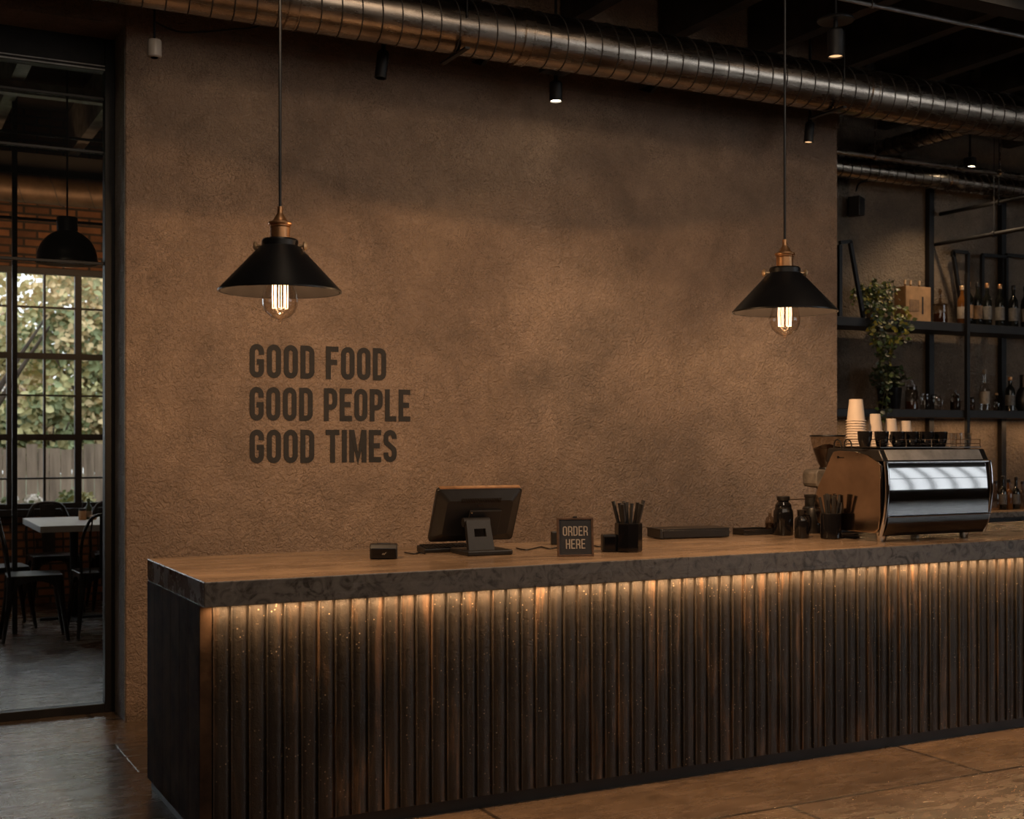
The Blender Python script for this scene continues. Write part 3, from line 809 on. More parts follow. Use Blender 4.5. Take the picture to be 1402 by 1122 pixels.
# small boxes
x, y, _ = on_z(761, 746)
t = tag(MB().box(-.028,.028,-.025,.025,0,.068).build('small_speaker', M['black_plastic'], loc=(x-.0,5.70,CTZ), rot=(0,0,-.4), smooth=0, bevel=.006), 'tiny dark box partly hidden behind the left edge of the order sign', 'box')
x, y, _ = on_z(838, 756)
t = T('power_adapter', 'small black box standing just left of the octagonal straw holder', 'box', (x,y+.03,CTZ), -.4)
MB().box(-.035,.035,-.035,.035,0,.083).build('housing', M['black_plastic'], t, smooth=0, bevel=.008, segs=3)
MB().box(-.026,.026,-.037,-.0345,.012,.07).build('front_plate', M['gloss_black'], t, smooth=0)

def straw_cup(px, py, R, H, topz, nstraw, label, seg, gname, slabel, sd):
    x, y, _ = on_z(px, py); y += R*.8; x += R*.35-(.012 if seg > 8 else 0)
    random.seed(sd)
    t = T('straw_holder', label, 'straw holder', (x,y,CTZ), .2)
    mb = MB(); mb.lathe([(R*.94,0),(R,.006),(R,H-.004),(R*.985,H),(R*.90,H),(R*.90,.012),(.001,.012)], seg)
    mb.build('holder', M['gloss_black'], t, smooth=20, bevel=.0)
    MB().lathe([(R*.975,H+.0005),(R*.975,H+.004),(R*.91,H+.004),(R*.91,H+.0005)], seg, caps=False).build('rim', M['satin_black'], t)
    for i in range(nstraw):
        a = 2*PI*i/nstraw*2.4; rr = R*.62*math.sqrt((i+.5)/nstraw)
        bx, by = rr*.55*math.cos(a), rr*.55*math.sin(a)
        tz = topz*random.uniform(.93,1.0)
        k = 2.15
        ex, ey = rr*k*math.cos(a)*1.05, rr*k*math.sin(a)*1.05
        s = MB(); s.cyl((0,0,0), (ex-bx,ey-by,tz-.014), .0088, n=10)
        s.cyl((( ex-bx)*.985,(ey-by)*.985,(tz-.014)*.985),((ex-bx)*1.002,(ey-by)*1.002,(tz-.014)*1.002),.0094,n=10)
        tag(s.build('drinking_straw', M['matte_black'], loc=(x+bx,y+by,CTZ+.0135)), slabel, 'straw', gname)
straw_cup(863, 757, .067, .135, .245, 12, 'octagonal black holder full of straws right of the order sign', 8, 'straws in the octagonal holder', 'black straw in the holder right of the order sign', 3)
straw_cup(1144, 739, .057, .137, .243, 10, 'round black straw holder beside the espresso machine', 24, 'straws in the round holder', 'black straw in the holder beside the espresso machine', 5)

# flat black trays at the counter back
x0 = on_y(896, 735, 5.78)[0]; x1 = on_y(992, 735, 5.70)[0]
t = T('storage_box', 'flat black box lying at the back edge of the counter', 'box', (x0+.22,5.775,CTZ), -.16)
MB().box(-.21,.21,-.085,.085,.004,.050).build('housing', M['black_plastic'], t, smooth=0, bevel=.004)
MB().box(-.212,.212,-.088,.088,.050,.056).build('lid', M['satin_black'], t, smooth=0, bevel=.002)
MB().box(-.19,.19,-.088,-.0852,.010,.044).build('front_flap', M['satin_black'], t, smooth=0)
xx = on_y(1032, 731, 5.78)[0]
t = T('tray', 'low black tray lying behind the small glass cruet', 'tray', (xx,5.79,CTZ), -.05)
mb = MB(); mb.box(-.10,.10,-.055,.055,0,.008); mb.box(-.10,-.094,-.055,.055,.008,.036); mb.box(.094,.10,-.055,.055,.008,.036); mb.box(-.094,.094,.049,.055,.008,.036); mb.box(-.094,.094,-.055,-.049,.008,.03)
mb.build('tray_body', M['satin_black'], t, smooth=0, bevel=.002)
MB().box(-.06,.05,-.030,.03,.0085,.024).build('stacked_pads', M['sign_wood'], t, smooth=0)

# cruet, jars
def vessel(name, label, cat, px, py, prof, mat, dy=.05, parts=(), n=32):
    x, y, _ = on_z(px, py)
    t = T(name, label, cat, (x+dy*.3,y+dy,CTZ))
    MB().lathe(prof, n, caps=True).build('body', mat, t)
    for nm, pf, mt in parts: MB().lathe(pf, n).build(nm, mt, t)
    return t
t = vessel('glass_cruet', 'small clear glass cruet, leftmost of the bottles beside the coffee machine', 'cruet', 1057, 732, [(.026,0),(.028,.004),(.028,.075),(.022,.092),(.010,.102),(.009,.118)], M['smoke_glass'], .03,
       (('liquid', [(.024,.004),(.0245,.006),(.0245,.062),(.001,.063)], M['beans']), ('stopper', [(.0085,.118),(.012,.123),(.013,.132),(.006,.142),(.002,.148)], M['glass'])))
t = vessel('black_jar', 'tall glossy black bottle with a wide cap beside the cruet', 'bottle', 1078, 734, [(.052,0),(.056,.006),(.056,.115),(.054,.135),(.046,.150),(.045,.172),(.030,.190),(.030,.200)], M['gloss_black'], .055,
       (('cap', [(.035,.196),(.037,.199),(.037,.216),(.034,.220),(.001,.220)], M['satin_black']), ('shoulder_ring', [(.047,.150),(.0475,.153),(.047,.156)], M['satin_black'])))
t = vessel('milk_jug', 'small black metal jug with handle between the bottle and the canister', 'jug', 1102, 738, [(.037,0),(.040,.005),(.040,.09),(.036,.108),(.024,.120),(.024,.148),(.027,.154),(.020,.156)], M['gloss_black'], .04)
MB().tube(smoothpath([(.030,0,.125),(.055,0,.118),(.062,0,.085),(.055,0,.045),(.038,0,.03)], 5), .005, 8).build('handle', M['gloss_black'], t)
t = vessel('canister', 'tall dark canister standing behind the round straw holder', 'canister', 1117, 731, [(.052,0),(.055,.006),(.055,.14),(.050,.150),(.042,.155),(.042,.205),(.036,.21)], M['satin_black'], .05,
       (('lid', [(.043,.206),(.045,.21),(.045,.222),(.001,.224)], M['black_plastic']),))
x, y, _ = on_z(1092, 727)
t = T('metal_rack', 'thin low metal rack standing behind the black jug', 'rack', (x-.05,5.82,CTZ), -.1)
mb = MB()
for sx in (-.10,.10):
    for sy in (-.03,.03): mb.cyl((sx,sy,0),(sx,sy,.19),.003,n=8)
mb.build('rack_legs', M['black_metal'], t)
MB().box(-.115,.115,-.04,.04,.19,.195).build('rack_top', M['bronze_steel'], t, smooth=0, bevel=.001)

# ---------------------------------------------------------------- espresso machine
MX0, MX1 = 4.775, 5.555
em = T('espresso_machine', 'large chrome and black espresso machine on the right of the counter', 'coffee machine', (0,0,CTZ))
def zz(v): return v-CTZ
side = [(5.06,1.098),(5.40,1.098),(5.50,1.13),(5.53,1.22),(5.50,1.33),(5.44,1.42),(5.40,1.49),(5.375,1.525),(5.33,1.531),(5.20,1.527),(5.11,1.510),(5.04,1.478),(5.012,1.46),(5.012,1.20),(5.03,1.12)]
side = [(a, zz(b)) for a, b in side]
MB().prism(side, MX0, MX0+.014, 'x').build('side_panel', M['bronze_steel'], em, smooth=25, bevel=.003)
MB().prism(side, MX1-.014, MX1, 'x').build('side_panel', M['bronze_steel'], em, smooth=25, bevel=.003)
core = [(a+(.01 if a < 5.2 else -.012), b+(.01 if b < .2 else -.012)) for a, b in side]
MB().prism(core, MX0+.015, MX1-.015, 'x').build('body', M['satin_black'], em, smooth=25)
# rear mirror panel, slightly convex, faces the customers
def curved(z0, z1, y0, ym, y1, n=10):
    return [((1-s)*(1-s)*y0+2*s*(1-s)*ym+s*s*y1, z0+(z1-z0)*s) for s in [i/n for i in range(n+1)]]
pf = curved(zz(1.192), zz(1.468), 4.990, 4.972, 4.998, 12)
MB().prism(pf+[(5.02, zz(1.468)), (5.02, zz(1.192))], MX0+.03, MX1-.012, 'x').build('rear_panel', M['mirror_steel'], em, smooth=20)
pf = curved(zz(1.082), zz(1.182), 5.030, 4.990, 4.988, 8)
MB().prism(pf+[(5.04, zz(1.182)), (5.05, zz(1.082))], MX0+.03, MX1-.012, 'x').build('lower_panel', M['dark_steel'], em, smooth=20)
cr = MB(); cr.box(MX0+.028, MX1-.008, 4.976, 5.01, zz(1.183), zz(1.191)); cr.box(MX0+.028, MX1-.008, 4.984, 5.01, zz(1.469), zz(1.476))
cr.build('chrome_trim', M['chrome'], em, smooth=0, bevel=.002)
# chrome corner posts
for xa in (MX0+.016, MX1-.006):
    pp = [(xa, p[0], p[1]) for p in curved(zz(1.085), zz(1.476), 5.030, 4.952, 4.992, 12)]
    MB().tube(pp, .012, 12).build('corner_post', M['chrome'], em)
hd = MB(); hd.prism([(4.995, zz(1.478)), (5.03, zz(1.540)), (5.42, zz(1.545)), (5.44, zz(1.47)), (5.10, zz(1.478))], MX0+.004, MX1-.004, 'x')
hd.build('hood', M['satin_black'], em, smooth=25, bevel=.006)
gp = MB(); gp.add([(MX0+.04,4.9955,zz(1.482)),(MX1-.05,4.9955,zz(1.482)),(MX1-.05,5.0265,zz(1.536)),(MX0+.04,5.0265,zz(1.536))], [(0,1,2,3)])
gp.m = Matrix.Translation((0,-.002,.001)); gp.v = []; gp.f = []
gp.add([(MX0+.04,4.9965,zz(1.482)),(MX1-.05,4.9965,zz(1.482)),(MX1-.05,5.0270,zz(1.536)),(MX0+.04,5.0270,zz(1.536)),(MX0+.04,5.002,zz(1.482)),(MX1-.05,5.002,zz(1.482)),(MX1-.05,5.032,zz(1.536)),(MX0+.04,5.032,zz(1.536))],
       [(0,1,2,3),(7,6,5,4),(0,4,5,1),(1,5,6,2),(2,6,7,3),(3,7,4,0)])
gp.build('hood_strip', M['grey_steel'], em, smooth=0)
ty = zz(1.5465)
MB().box(MX0+.03, MX1-.008, 5.045, 5.41, ty, ty+.006).build('cup_tray', M['dark_steel'], em, smooth=0, bevel=.002)
rl = MB()
for h_ in (.022, .045):
    rl.tube([(MX0+.035,5.40,ty+h_),(MX0+.035,5.05,ty+h_),(MX1-.012,5.05,ty+h_),(MX1-.012,5.40,ty+h_)], .0019, 8)
for q in (0,.25,.5,.75,1): rl.cyl((MX0+.035+(MX1-MX0-.047)*q,5.05,ty+.004),(MX0+.035+(MX1-MX0-.047)*q,5.05,ty+.047),.0025,n=8)
rl.build('cup_rail', M['bronze_steel'], em)
hl = MB()
for q in (5.27, 5.35): hl.tube(smoothpath([(MX0+.012,q-.03,ty-.012),(MX0+.010,q-.024,ty+.03),(MX0+.008,q,ty+.045),(MX0+.010,q+.024,ty+.03),(MX0+.012,q+.03,ty-.012)], 5), .004, 8)
hl.build('steam_knob_guard', M['black_metal'], em)
mk = MB(); mk.cyl((MX0-.003,5.335,zz(1.495)),(MX0,5.335,zz(1.495)),.007,n=12); mk.box(MX0-.002,MX0,5.29,5.325,zz(1.490),zz(1.496)); mk.build('maker_mark', M['gloss_black'], em, smooth=0)
for fx in (MX0+.055, MX1-.12):
    for fy in (5.065, 5.43):
        f = MB(); f.lathe([(.020,0),(.022,.003),(.026,.03),(.030,.050)], 24, c=(fx,fy,0)); f.build('foot', M['chrome'], em)

# grinder behind the machine
gx, gy = 5.03, 5.715
gr = T('coffee_grinder', 'coffee grinder with smoked bean hopper behind the espresso machine', 'coffee grinder', (gx,gy,CTZ))
g0 = on_y(1108, 658, gy)[0]-gx; g1 = on_y(1140, 658, gy)[0]-gx
zt = on_y(1120, 643, gy)[2]-CTZ; zb = on_y(1120, 671, gy)[2]-CTZ
hm = MB(); hm.prism([(g0+.012, zb+.02),(g0,zb+.04),(g0,zt-.02),(g0+.018,zt),(g1+.16,zt),(g1+.16,zb-.03),(g1,zb-.02),(g1-.05,zb+.004)], -.06, .06, 'y')
hm.build('grinding_head', M['pot_grey'], gr, smooth=25, bevel=.006)
MB().box(g1+.02, g1+.15, -.065, .065, .0, zb-.025).build('column', M['satin_black'], gr, smooth=0, bevel=.01)
MB().box(g0+.04, g1+.17, -.075, .075, 0, .02).build('base', M['satin_black'], gr, smooth=0, bevel=.005)
hx = on_y(1133, 600, gy)[0]-gx; hz = on_y(1133, 597, gy)[2]-CTZ
hp = MB(); hp.lathe([(.046,zt+.001),(.046,zt+.02),(.055,zt+.035),(.082,zt+.11),(.094,zt+.16),(.097,hz-.006)], 40, c=(hx,0,0), caps=False)
hp.build('hopper', M['hopper_glass'], gr)
MB().lathe([(.101,hz-.006),(.103,hz-.002),(.101,hz+.004),(.02,hz+.006)], 40, c=(hx,0,0)).build('hopper_lid', M['satin_black'], gr)
random.seed(12)
bn = MB(); bn.lathe([(.043,zt+.004),(.043,zt+.02),(.052,zt+.036),(.078,zt+.108),(.080,zt+.118),(.05,zt+.135),(.02,zt+.145)], 24, c=(hx,0,0))
for i in range(150):
    a = random.uniform(0, 2*PI); r = .072*math.sqrt(random.random()); z_ = zt+.118+(.078-r)*.35
    bn.m = Matrix.Translation((hx+r*math.cos(a), r*math.sin(a), z_)) @ Matrix.Rotation(random.uniform(0,3), 4, 'Z') @ Matrix.Rotation(random.uniform(0,3), 4, 'X') @ Matrix.Diagonal((1.4,1,.7,1))
    bn.lathe([(.001,-.006),(.005,-.003),(.006,0),(.005,.003),(.001,.006)], 8)
bn.build('coffee_beans', M['beans'], gr)['kind'] = 'stuff'
MB().lathe([(.048,zt-.001),(.050,zt+.004),(.048,zt+.012)], 32, c=(hx,0,0), caps=False).build('hopper_collar', M['satin_black'], gr)
sp_x = on_y(1121, 675, gy)[0]-gx
MB().cyl((sp_x,0,zb+.01),(sp_x-.008,0,zb-.045),.014,.018,16).build('spout', M['chrome'], gr)
mk = MB(); mk.bar((g0+.052,-.062,zt-.06),(g0+.062,-.062,zt-.048),.003,.004); mk.bar((g0+.062,-.062,zt-.048),(g0+.060,-.062,zt-.066),.003,.004); mk.build('maker_mark', M['silver_ink'], gr, smooth=0)

# paper cups (upside down) on the machine
TZ = CTZ+ty+.0065
def cupmesh(nm='paper_cup'):
    mb = MB(); mb.lathe([(.0490,0),(.0525,.0018),(.0520,.0045),(.0465,.0055),(.0345,.112),(.0335,.114),(.033,.1135),(.0325,.108),(.0012,.108)], 28, caps=False)
    mb.lathe([(.0455,.004),(.0485,.001)], 28, caps=False)
    return mb
cup0 = cupmesh().build('paper_cup', M['paper_cup'])
used = False
def paper_stack(px, ptop, Y, s, label, group, lay, single=None):
    global used
    x, _, zt_ = on_y(px, ptop, Y)
    n_ = max(1, round((zt_-TZ-.114*s)/lay)+1)
    step = (zt_-TZ-.114*s)/max(n_-1, 1)
    for i in range(n_):
        if not used: c = cup0; used = True
        else: c = cup0.copy(); COL.objects.link(c)
        c.location = (x, Y, TZ+i*step); c.scale = (s, s, s)
        if i == n_-1 and n_ > 1: tag(c, 'topmost cup of the '+label, 'paper cup', None)
        elif n_ == 1: tag(c, label, 'paper cup')
        else: tag(c, 'cup nested in the '+label, 'paper cup', group)
        if i == n_-1 and 'group' in c: del c['group']
paper_stack(1172, 547, 5.33, 1.06, 'tall stack of cream cups on the coffee machine', 'cups in the tall stack', .0135)
paper_stack(1198, 567, 5.33, .86, 'second stack of cream cups from the left on the machine', 'cups in the second stack', .0135)
paper_stack(1220, 573.5, 5.34, .80, 'third stack of cream cups from the left on the machine', 'cups in the third stack', .0135)
paper_stack(1240.5, 576.5, 5.34, .74, 'shortest stack of cream cups, rightmost on the machine', 'cups in the fourth stack', .0135)

# black cups and glasses along the customer edge of the tray
place_words = ['leftmost black cup on the coffee machine tray', 'second black cup from the left on the machine tray', 'third black cup from the left on the machine tray',
               'fourth black cup from the left on the machine tray', 'fifth black cup from the left on the machine tray', 'rightmost black cup on the machine tray, beside clear glasses']
c0 = None
for i, (px, s) in enumerate(((1184,1.0),(1207,1.05),(1229,.92),(1248,1.0),(1268.5,.95),(1287.5,.95))):
    x = on_y(px, 600, 5.12)[0]
    if c0 is None:
        c0 = T('black_cup', place_words[0], 'cup', (x,5.12,TZ), 1.2, 'black cups on the machine tray')
        MB().lathe([(.024,0),(.027,.003),(.036,.04),(.0385,.078),(.0385,.082),(.0365,.082),(.034,.04),(.024,.008),(.001,.007)], 28).build('cup_body', M['gloss_black'], c0)
        MB().tube(smoothpath([(.036,0,.066),(.052,0,.064),(.056,0,.046),(.050,0,.026),(.033,0,.022)], 5), .0035, 8).build('handle', M['gloss_black'], c0)
    else: dup(c0, (x,5.12,TZ), 1.2+.2*i, place_words[i])
# second row behind
wr = ['left black cup of the rear row on the machine tray', 'middle black cup of the rear row on the machine tray', 'right black cup of the rear row on the machine tray']
for i, px in enumerate((1237, 1260, 1282)):
    x = on_y(px, 600, 5.235)[0]; dup(c0, (x,5.235,TZ), -.4*i, wr[i])
g0_ = None
for i, (px, lab) in enumerate(((1302,'clear tumbler just right of the black cups on the machine'), (1308,'clear tumbler behind two others at the right end of the machine tray'), (1322,'rightmost clear tumbler on the machine tray'))):
    yy = (5.10,5.20,5.10)[i]; x = on_y(px, 600, yy)[0]
    o = MB().lathe([(.026,0),(.028,.003),(.033,.075),(.0315,.075),(.026,.008),(.001,.008)], 28).build('tumbler', M['glass'], loc=(x,yy,TZ)) if g0_ is None else g0_.copy()
    if g0_ is None: g0_ = o
    else: COL.objects.link(o); o.location = (x,yy,TZ)
    tag(o, lab, 'glass', 'clear tumblers on the machine tray')

# ---------------------------------------------------------------- bar shelves
SY0, SY1 = 8.10, 8.44
SZ1, SZ2 = 2.612, 1.847
SX0, SX1 = WX1+.04, 10.6
def shelfx(px, Y=8.2): return on_y(px, 600, Y)[0]
sh = T('bottle_shelving', 'black steel wall shelving holding bottles and plants', 'shelving', (SX0,SY0,0))
for z in (SZ1, SZ2): MB().box(0, SX1-SX0, 0, SY1-SY0, z-.075 if z == SZ1 else z-.07, z).build('shelf_board', M['matte_black'], sh, smooth=0, bevel=.004)
for px in (1276, 1375):
    xx = on_y(px, 500, SY1)[0]-SX0
    MB().box(xx-.03, xx+.03, SY1-SY0+.001, SY1-SY0+.052, .0, 3.86).build('wall_post', M['black_metal'], sh, smooth=0, bevel=.003)
for px in (1322,):
    xx = on_y(px, 500, SY0)[0]-SX0
    MB().box(xx-.018, xx+.018, -.037, -.001, .96, 3.05).build('front_post', M['black_metal'], sh, smooth=0, bevel=.003)
br = MB()
xa = on_y(1152, 400, SY0)[0]-SX0; xb = on_y(1182, 400, SY0)[0]-SX0
br.bar((xa,.02,SZ1),(xa,.02,on_y(1150,335,SY0)[2]),.03,.03,(0,1,0)); tp_ = on_y(1158,331,SY0)[2]
br.bar((xa,.02,tp_-.01),(xa+.12,.02,tp_+.01),.03,.03,(0,1,0)); br.bar((xa+.11,.02,tp_+.01),(xb+.02,.02,SZ1),.03,.03,(0,1,0))
br.build('bracket', M['black_metal'], sh, smooth=0)
for pa, pb, top_ in ((1300,1320,345),(1340,1373,350)):
    b2 = MB(); xa = on_y(pa, 400, SY1)[0]-SX0; xb = on_y(pb, 400, SY1)[0]-SX0; z_ = on_y(pa, top_, SY1)[2]
    b2.bar((xa,.30,SZ1+.05 if pa > 1330 else z_-.05),(xa,.30,z_),.03,.03,(0,1,0)); b2.bar((xa,.30,z_),(xb,.30,z_),.03,.03,(0,1,0)); b2.bar((xb,.30,z_),(xb,.30,SZ1),.03,.03,(0,1,0))
    if pa < 1330: b2.bar((xa,.30,z_),(xb-.04,.30,SZ1+.02),.03,.03,(0,1,0))
    b2.build('bracket', M['black_metal'], sh, smooth=0)
xx = on_y(1373, 350, SY1)[0]-SX0
MB().bar((xx,.30,on_y(1373,350,SY1)[2]),(SX1-SX0,.30,on_y(1373,350,SY1)[2]),.03,.03,(0,1,0)).build('top_rail', M['black_metal'], sh, smooth=0)

# back bar counter
bb = T('back_bar_cabinet', 'dark back bar cabinet below the shelves at the right edge', 'cabinet', (6.75,7.85,0))
MB().box(0,4.0,0,.58,.905,.955).build('cabinet_top', M['counter'], bb, smooth=0, bevel=.004)
MB().box(.02,3.98,.05,.57,.02,.904).build('carcass', M['matte_black'], bb, smooth=0)
for i in range(5): MB().box(.04+i*.79,.04+i*.79+.77,.03,.049,.06,.88).build('cabinet_door', M['satin_black'], bb, smooth=0, bevel=.003)

def bottle(px, Z, Y, H, R, mat, label, lmat=None, cap=None, shape='wine', py=None, group=None, cat='bottle'):
    x = on_y(px, 600, Y)[0]
    t = T('bottle', label, cat, (x,Y,Z+.0008), 0, group)
    if shape == 'wine': pf = [(R*.9,0),(R,.006),(R,H*.58),(R*.9,H*.66),(R*.42,H*.75),(R*.36,H*.80),(R*.36,H*.985),(R*.42,H*.987),(R*.42,H)]
    elif shape == 'slim': pf = [(R*.9,0),(R,.006),(R,H*.52),(R*.8,H*.62),(R*.4,H*.68),(R*.34,H)]
    else: pf = [(R*.9,0),(R,.006),(R,H*.5),(R*.85,H*.6),(R*.3,H*.72),(R*.28,H)]
    MB().lathe(pf, 28).build('bottle_body', mat, t)
    if lmat: MB().lathe([(R*1.005,H*.16),(R*1.012,H*.165),(R*1.012,H*.46),(R*1.005,H*.465)], 28, caps=False).build('paper_label', lmat, t)
    if cap: MB().lathe([(R*.44,H*.9),(R*.46,H*.905),(R*.46,H*1.0),(R*.4,H*1.01),(.001,H*1.01)], 16).build('cap', cap, t)
    return t
Yb = 8.24
for px, h, mt, lm, cp, lab in ((1317,.30,'amber','label_white','gold','clear amber bottle left of the front shelf post on the top shelf'), (1326,.335,'bottle_dark','label_tan','brass','dark bottle directly behind the front shelf post, top shelf'),
        (1338.5,.335,'bottle_dark','label_tan','satin_black','dark wine bottle immediately right of the front post, top shelf'), (1351.5,.335,'bottle_dark','label_grey','brass','dark bottle with copper cap, second right of the front post, top shelf'),
        (1369,.335,'bottle_dark','label_grey','brass','dark bottle standing in front of the right wall post, top shelf'), (1387.5,.335,'bottle_dark','label_grey','satin_black','dark bottle with pale label near the right end of the top shelf'),
        (1404,.335,'bottle_dark','label_grey','satin_black','dark bottle cut off by the right picture edge, top shelf')):
    bottle(px, SZ1, Yb, h*1.16, .042, M[mt], lab, M[lm], M[cp], 'wine', group='bottles on the top shelf')
# decanter
x = shelfx(1287, Yb)
t = T('decanter', 'round glass decanter with tall stopper between the crate and the bottles', 'decanter', (x,Yb,SZ1+.0008))
MB().lathe([(.058,0),(.064,.006),(.066,.10),(.064,.155),(.066,.165),(.062,.17),(.02,.172)], 32).build('jar_body', M['smoke_glass'], t)
MB().lathe([(.056,.006),(.058,.01),(.058,.09),(.001,.092)], 28).build('liquid', M['amber'], t)
MB().lathe([(.066,.163),(.069,.168),(.066,.174),(.02,.185),(.012,.20),(.012,.27),(.018,.285),(.010,.31)], 24).build('stopper', M['smoke_glass'], t)
# crate
x0 = on_y(1238, 500, 8.2)[0]; x1 = on_y(1272, 500, 8.2)[0]; zc = on_y(1255, 393, 8.2)[2]
t = T('wooden_crate', 'small amber wooden crate with dark handle slot on the top shelf', 'crate', ((x0+x1)/2,8.25,SZ1+.0008))
hw = (x1-x0)/2; H = zc-SZ1
mb = MB(); mb.box(-hw,hw,-.07,-.058,0,H); mb.box(-hw,hw,.058,.07,0,H); mb.box(-hw,-hw+.012,-.058,.058,0,H); mb.box(hw-.012,hw,-.058,.058,0,H); mb.box(-hw+.012,hw-.012,-.058,.058,0,.012)
mb.build('crate_body', M['crate'], t, smooth=0, bevel=.002)
MB().box(hw*.28,hw*.40,-.0725,-.0703,H*.22,H*.72).build('handle_slot', M['matte_black'], t, smooth=0)
MB().box(-hw*.7,hw*.05,-.0725,-.0703,H*.30,H*.62).build('stencil_patch', M['label_tan'], t, smooth=0)
random.seed(4)
for i, q in enumerate((-.6,-.15,.55)):
    xq = (x0+x1)/2+hw*q
    bottle(701+F*((xq*CA-8.25*SA)/(xq*SA+8.25*CA)), SZ1+.013, 8.25, H+.045, .022, M['amber'], ['small bottle at the left inside the amber crate','small bottle in the middle of the amber crate','small bottle at the right inside the amber crate'][i], None, M['gold'], 'slim', group='small bottles in the crate')

# trailing plant
def trailing_plant(x, y, z):
    t = T('trailing_plant', 'trailing ivy in a stone pot hanging down from the top shelf', 'plant', (x,y,z))
    MB().lathe([(.05,0),(.055,.004),(.085,.10),(.088,.125),(.080,.125),(.075,.10),(.001,.10)], 28).build('pot', M['pot_grey'], t)
    MB().lathe([(.077,.10),(.06,.115),(.001,.12)], 24).build('soil', M['soil'], t)
    random.seed(21)
    vines = MB(); lv = MB(); ly_ = MB(); ld = MB()
    def grow(pts, dens, size, mats):
        P = smoothpath(pts, 8); vines.tube(P, .0022, 5)
        for i in range(1, len(P)-1):
            for _ in range(dens):
                if random.random() < .25: continue
                p = Vector(P[i])+Vector((random.uniform(-.02,.02), random.uniform(-.02,.02), random.uniform(-.02,.02)))
                a = random.uniform(0, 2*PI); d = Vector((math.cos(a), math.sin(a)*.8-.15, random.uniform(-.9,.35)))
                s = size*random.uniform(.6,1.2)
                random.choice(mats).leaf(p, d, (random.uniform(-.5,.5), -1, random.uniform(-.2,.8)), s, s*.8)
    # bushy crown
    for i in range(44):
        a = 2*PI*i/44+random.uniform(-.2,.2); r = random.uniform(.08,.25); h = random.uniform(.10,.30)
        grow([(0,0,.11), (r*.4*math.cos(a), r*.4*math.sin(a)*.6, .12+h*.55), (r*.85*math.cos(a), r*.85*math.sin(a)*.6, .10+h*.75), (r*1.08*math.cos(a), min(r*1.05*math.sin(a)*.6,.12), .04+h*.5)], 1, .033, [lv, ly_, lv, ld, ld])
    # long strands over the shelf edge
    for i, (dx_, ln) in enumerate(((-.10,.62),(-.07,.92),(-.05,1.0),(-.02,.55),(-.14,.35),(.08,.28),(.15,.22),(-.12,.50),(-.06,.96),(.03,.40),(.21,.20),(-.17,.30),(-.08,.80))):
        e = -.16-random.uniform(0,.03)
        grow([(dx_*.5,-.05,.12), (dx_,-.13,.11), (dx_+.01,e,.02)]+[(dx_*(1 if k < 3 else .8)-.01+random.uniform(-.05,.05), e+random.uniform(-.03,.01), -.0-ln*k/5) for k in range(1,6)], 1, .045, [lv, ly_, ld] if ln < .45 else [lv, ld, ld, ld])
    vines.build('vines', M['stem'], t); lv.build('leaves', M['leaf'], t, bevel=None); ly_.build('leaves', M['leaf_yellow'], t, bevel=None); ld.build('leaves', M['leaf_dark'], t, bevel=None)
px_ = shelfx(1195, 8.22)
trailing_plant(px_, 8.21, SZ1+.0008)
# lower pot plant
x = shelfx(1220, 8.22)
t = T('potted_plant', 'dark leafy plant in a glossy black pot on the lower shelf', 'plant', (x,8.24,SZ2+.0008))
MB().lathe([(.085,0),(.092,.005),(.105,.16),(.107,.185),(.098,.185),(.094,.16),(.001,.155)], 32).build('pot', M['gloss_black'], t)
MB().lathe([(.094,.158),(.05,.168),(.001,.17)], 24).build('soil', M['soil'], t)
random.seed(5); lv = MB(); st = MB()
for i in range(60):
    a = random.uniform(0,2*PI); r = random.uniform(.02,.17); h = random.uniform(.20,.36)
    e = (r*math.cos(a), r*math.sin(a)*.7, h); st.tube(smoothpath([(r*.2*math.cos(a),r*.2*math.sin(a),.165),(r*.6*math.cos(a),r*.5*math.sin(a),.165+(h-.165)*.7),e],4), .002, 5)
    for k in range(3): lv.leaf(e, (random.uniform(-1,1),random.uniform(-1,.6),random.uniform(-.5,.6)), (0,-.6,1), .062, .045)
st.build('stems', M['stem'], t); lv.build('leaves', M['leaf_dark'], t, bevel=None)

# lower shelf glassware
def jar(px, Z, Y, H, R, label, mat='smoke_glass', liquid=None, name='glass_jar', cat='jar', handle=False, lid=None):
    x = on_y(px, 600, Y)[0]
    t = T(name, label, cat, (x,Y,Z+.0008))
    MB().lathe([(R*.92,0),(R,.006),(R,H*.80),(R*.8,H*.88),(R*.82,H),(R*.76,H),(R*.74,H*.88)], 28, caps=False).build('jar_body', M[mat], t)
    MB().lathe([(R*.9,.001),(R*.85,.008)], 24).build('jar_base', M[mat], t)
    if liquid: MB().lathe([(R*.9,.008),(R*.92,.012),(R*.92,H*liquid[1]),(.001,H*liquid[1]+.001)], 24).build('contents', M[liquid[0]], t)
    if handle: MB().tube(smoothpath([(R*.9,0,H*.78),(R*1.6,0,H*.76),(R*1.7,0,H*.5),(R*1.5,0,H*.3),(R*.97,0,H*.26)],5), .005, 8).build('handle', M[mat], t)
    if lid: MB().lathe([(R*.86,H),(R*.88,H+.004),(R*.86,H+.016),(R*.2,H+.02),(R*.22,H+.05),(.004,H+.054)], 24).build('lid', M[lid], t)
jar(1248, SZ2, 8.24, .20, .055, 'tall lidded glass jar right of the black plant pot', 'smoke_glass', ('amber',.35), lid='glass')
jar(1266.5, SZ2, 8.22, .14, .040, 'short clear glass jar between the lidded jar and the pitcher', 'glass')
jar(1282, SZ2, 8.22, .125, .042, 'small glass pitcher with handle on the lower shelf', 'glass', handle=True, name='glass_pitcher', cat='pitcher')
jar(1308, SZ2, 8.26, .13, .045, 'squat dark jar left of the front post on the lower shelf', 'smoke_glass', ('beans',.6), lid='smoke_glass')
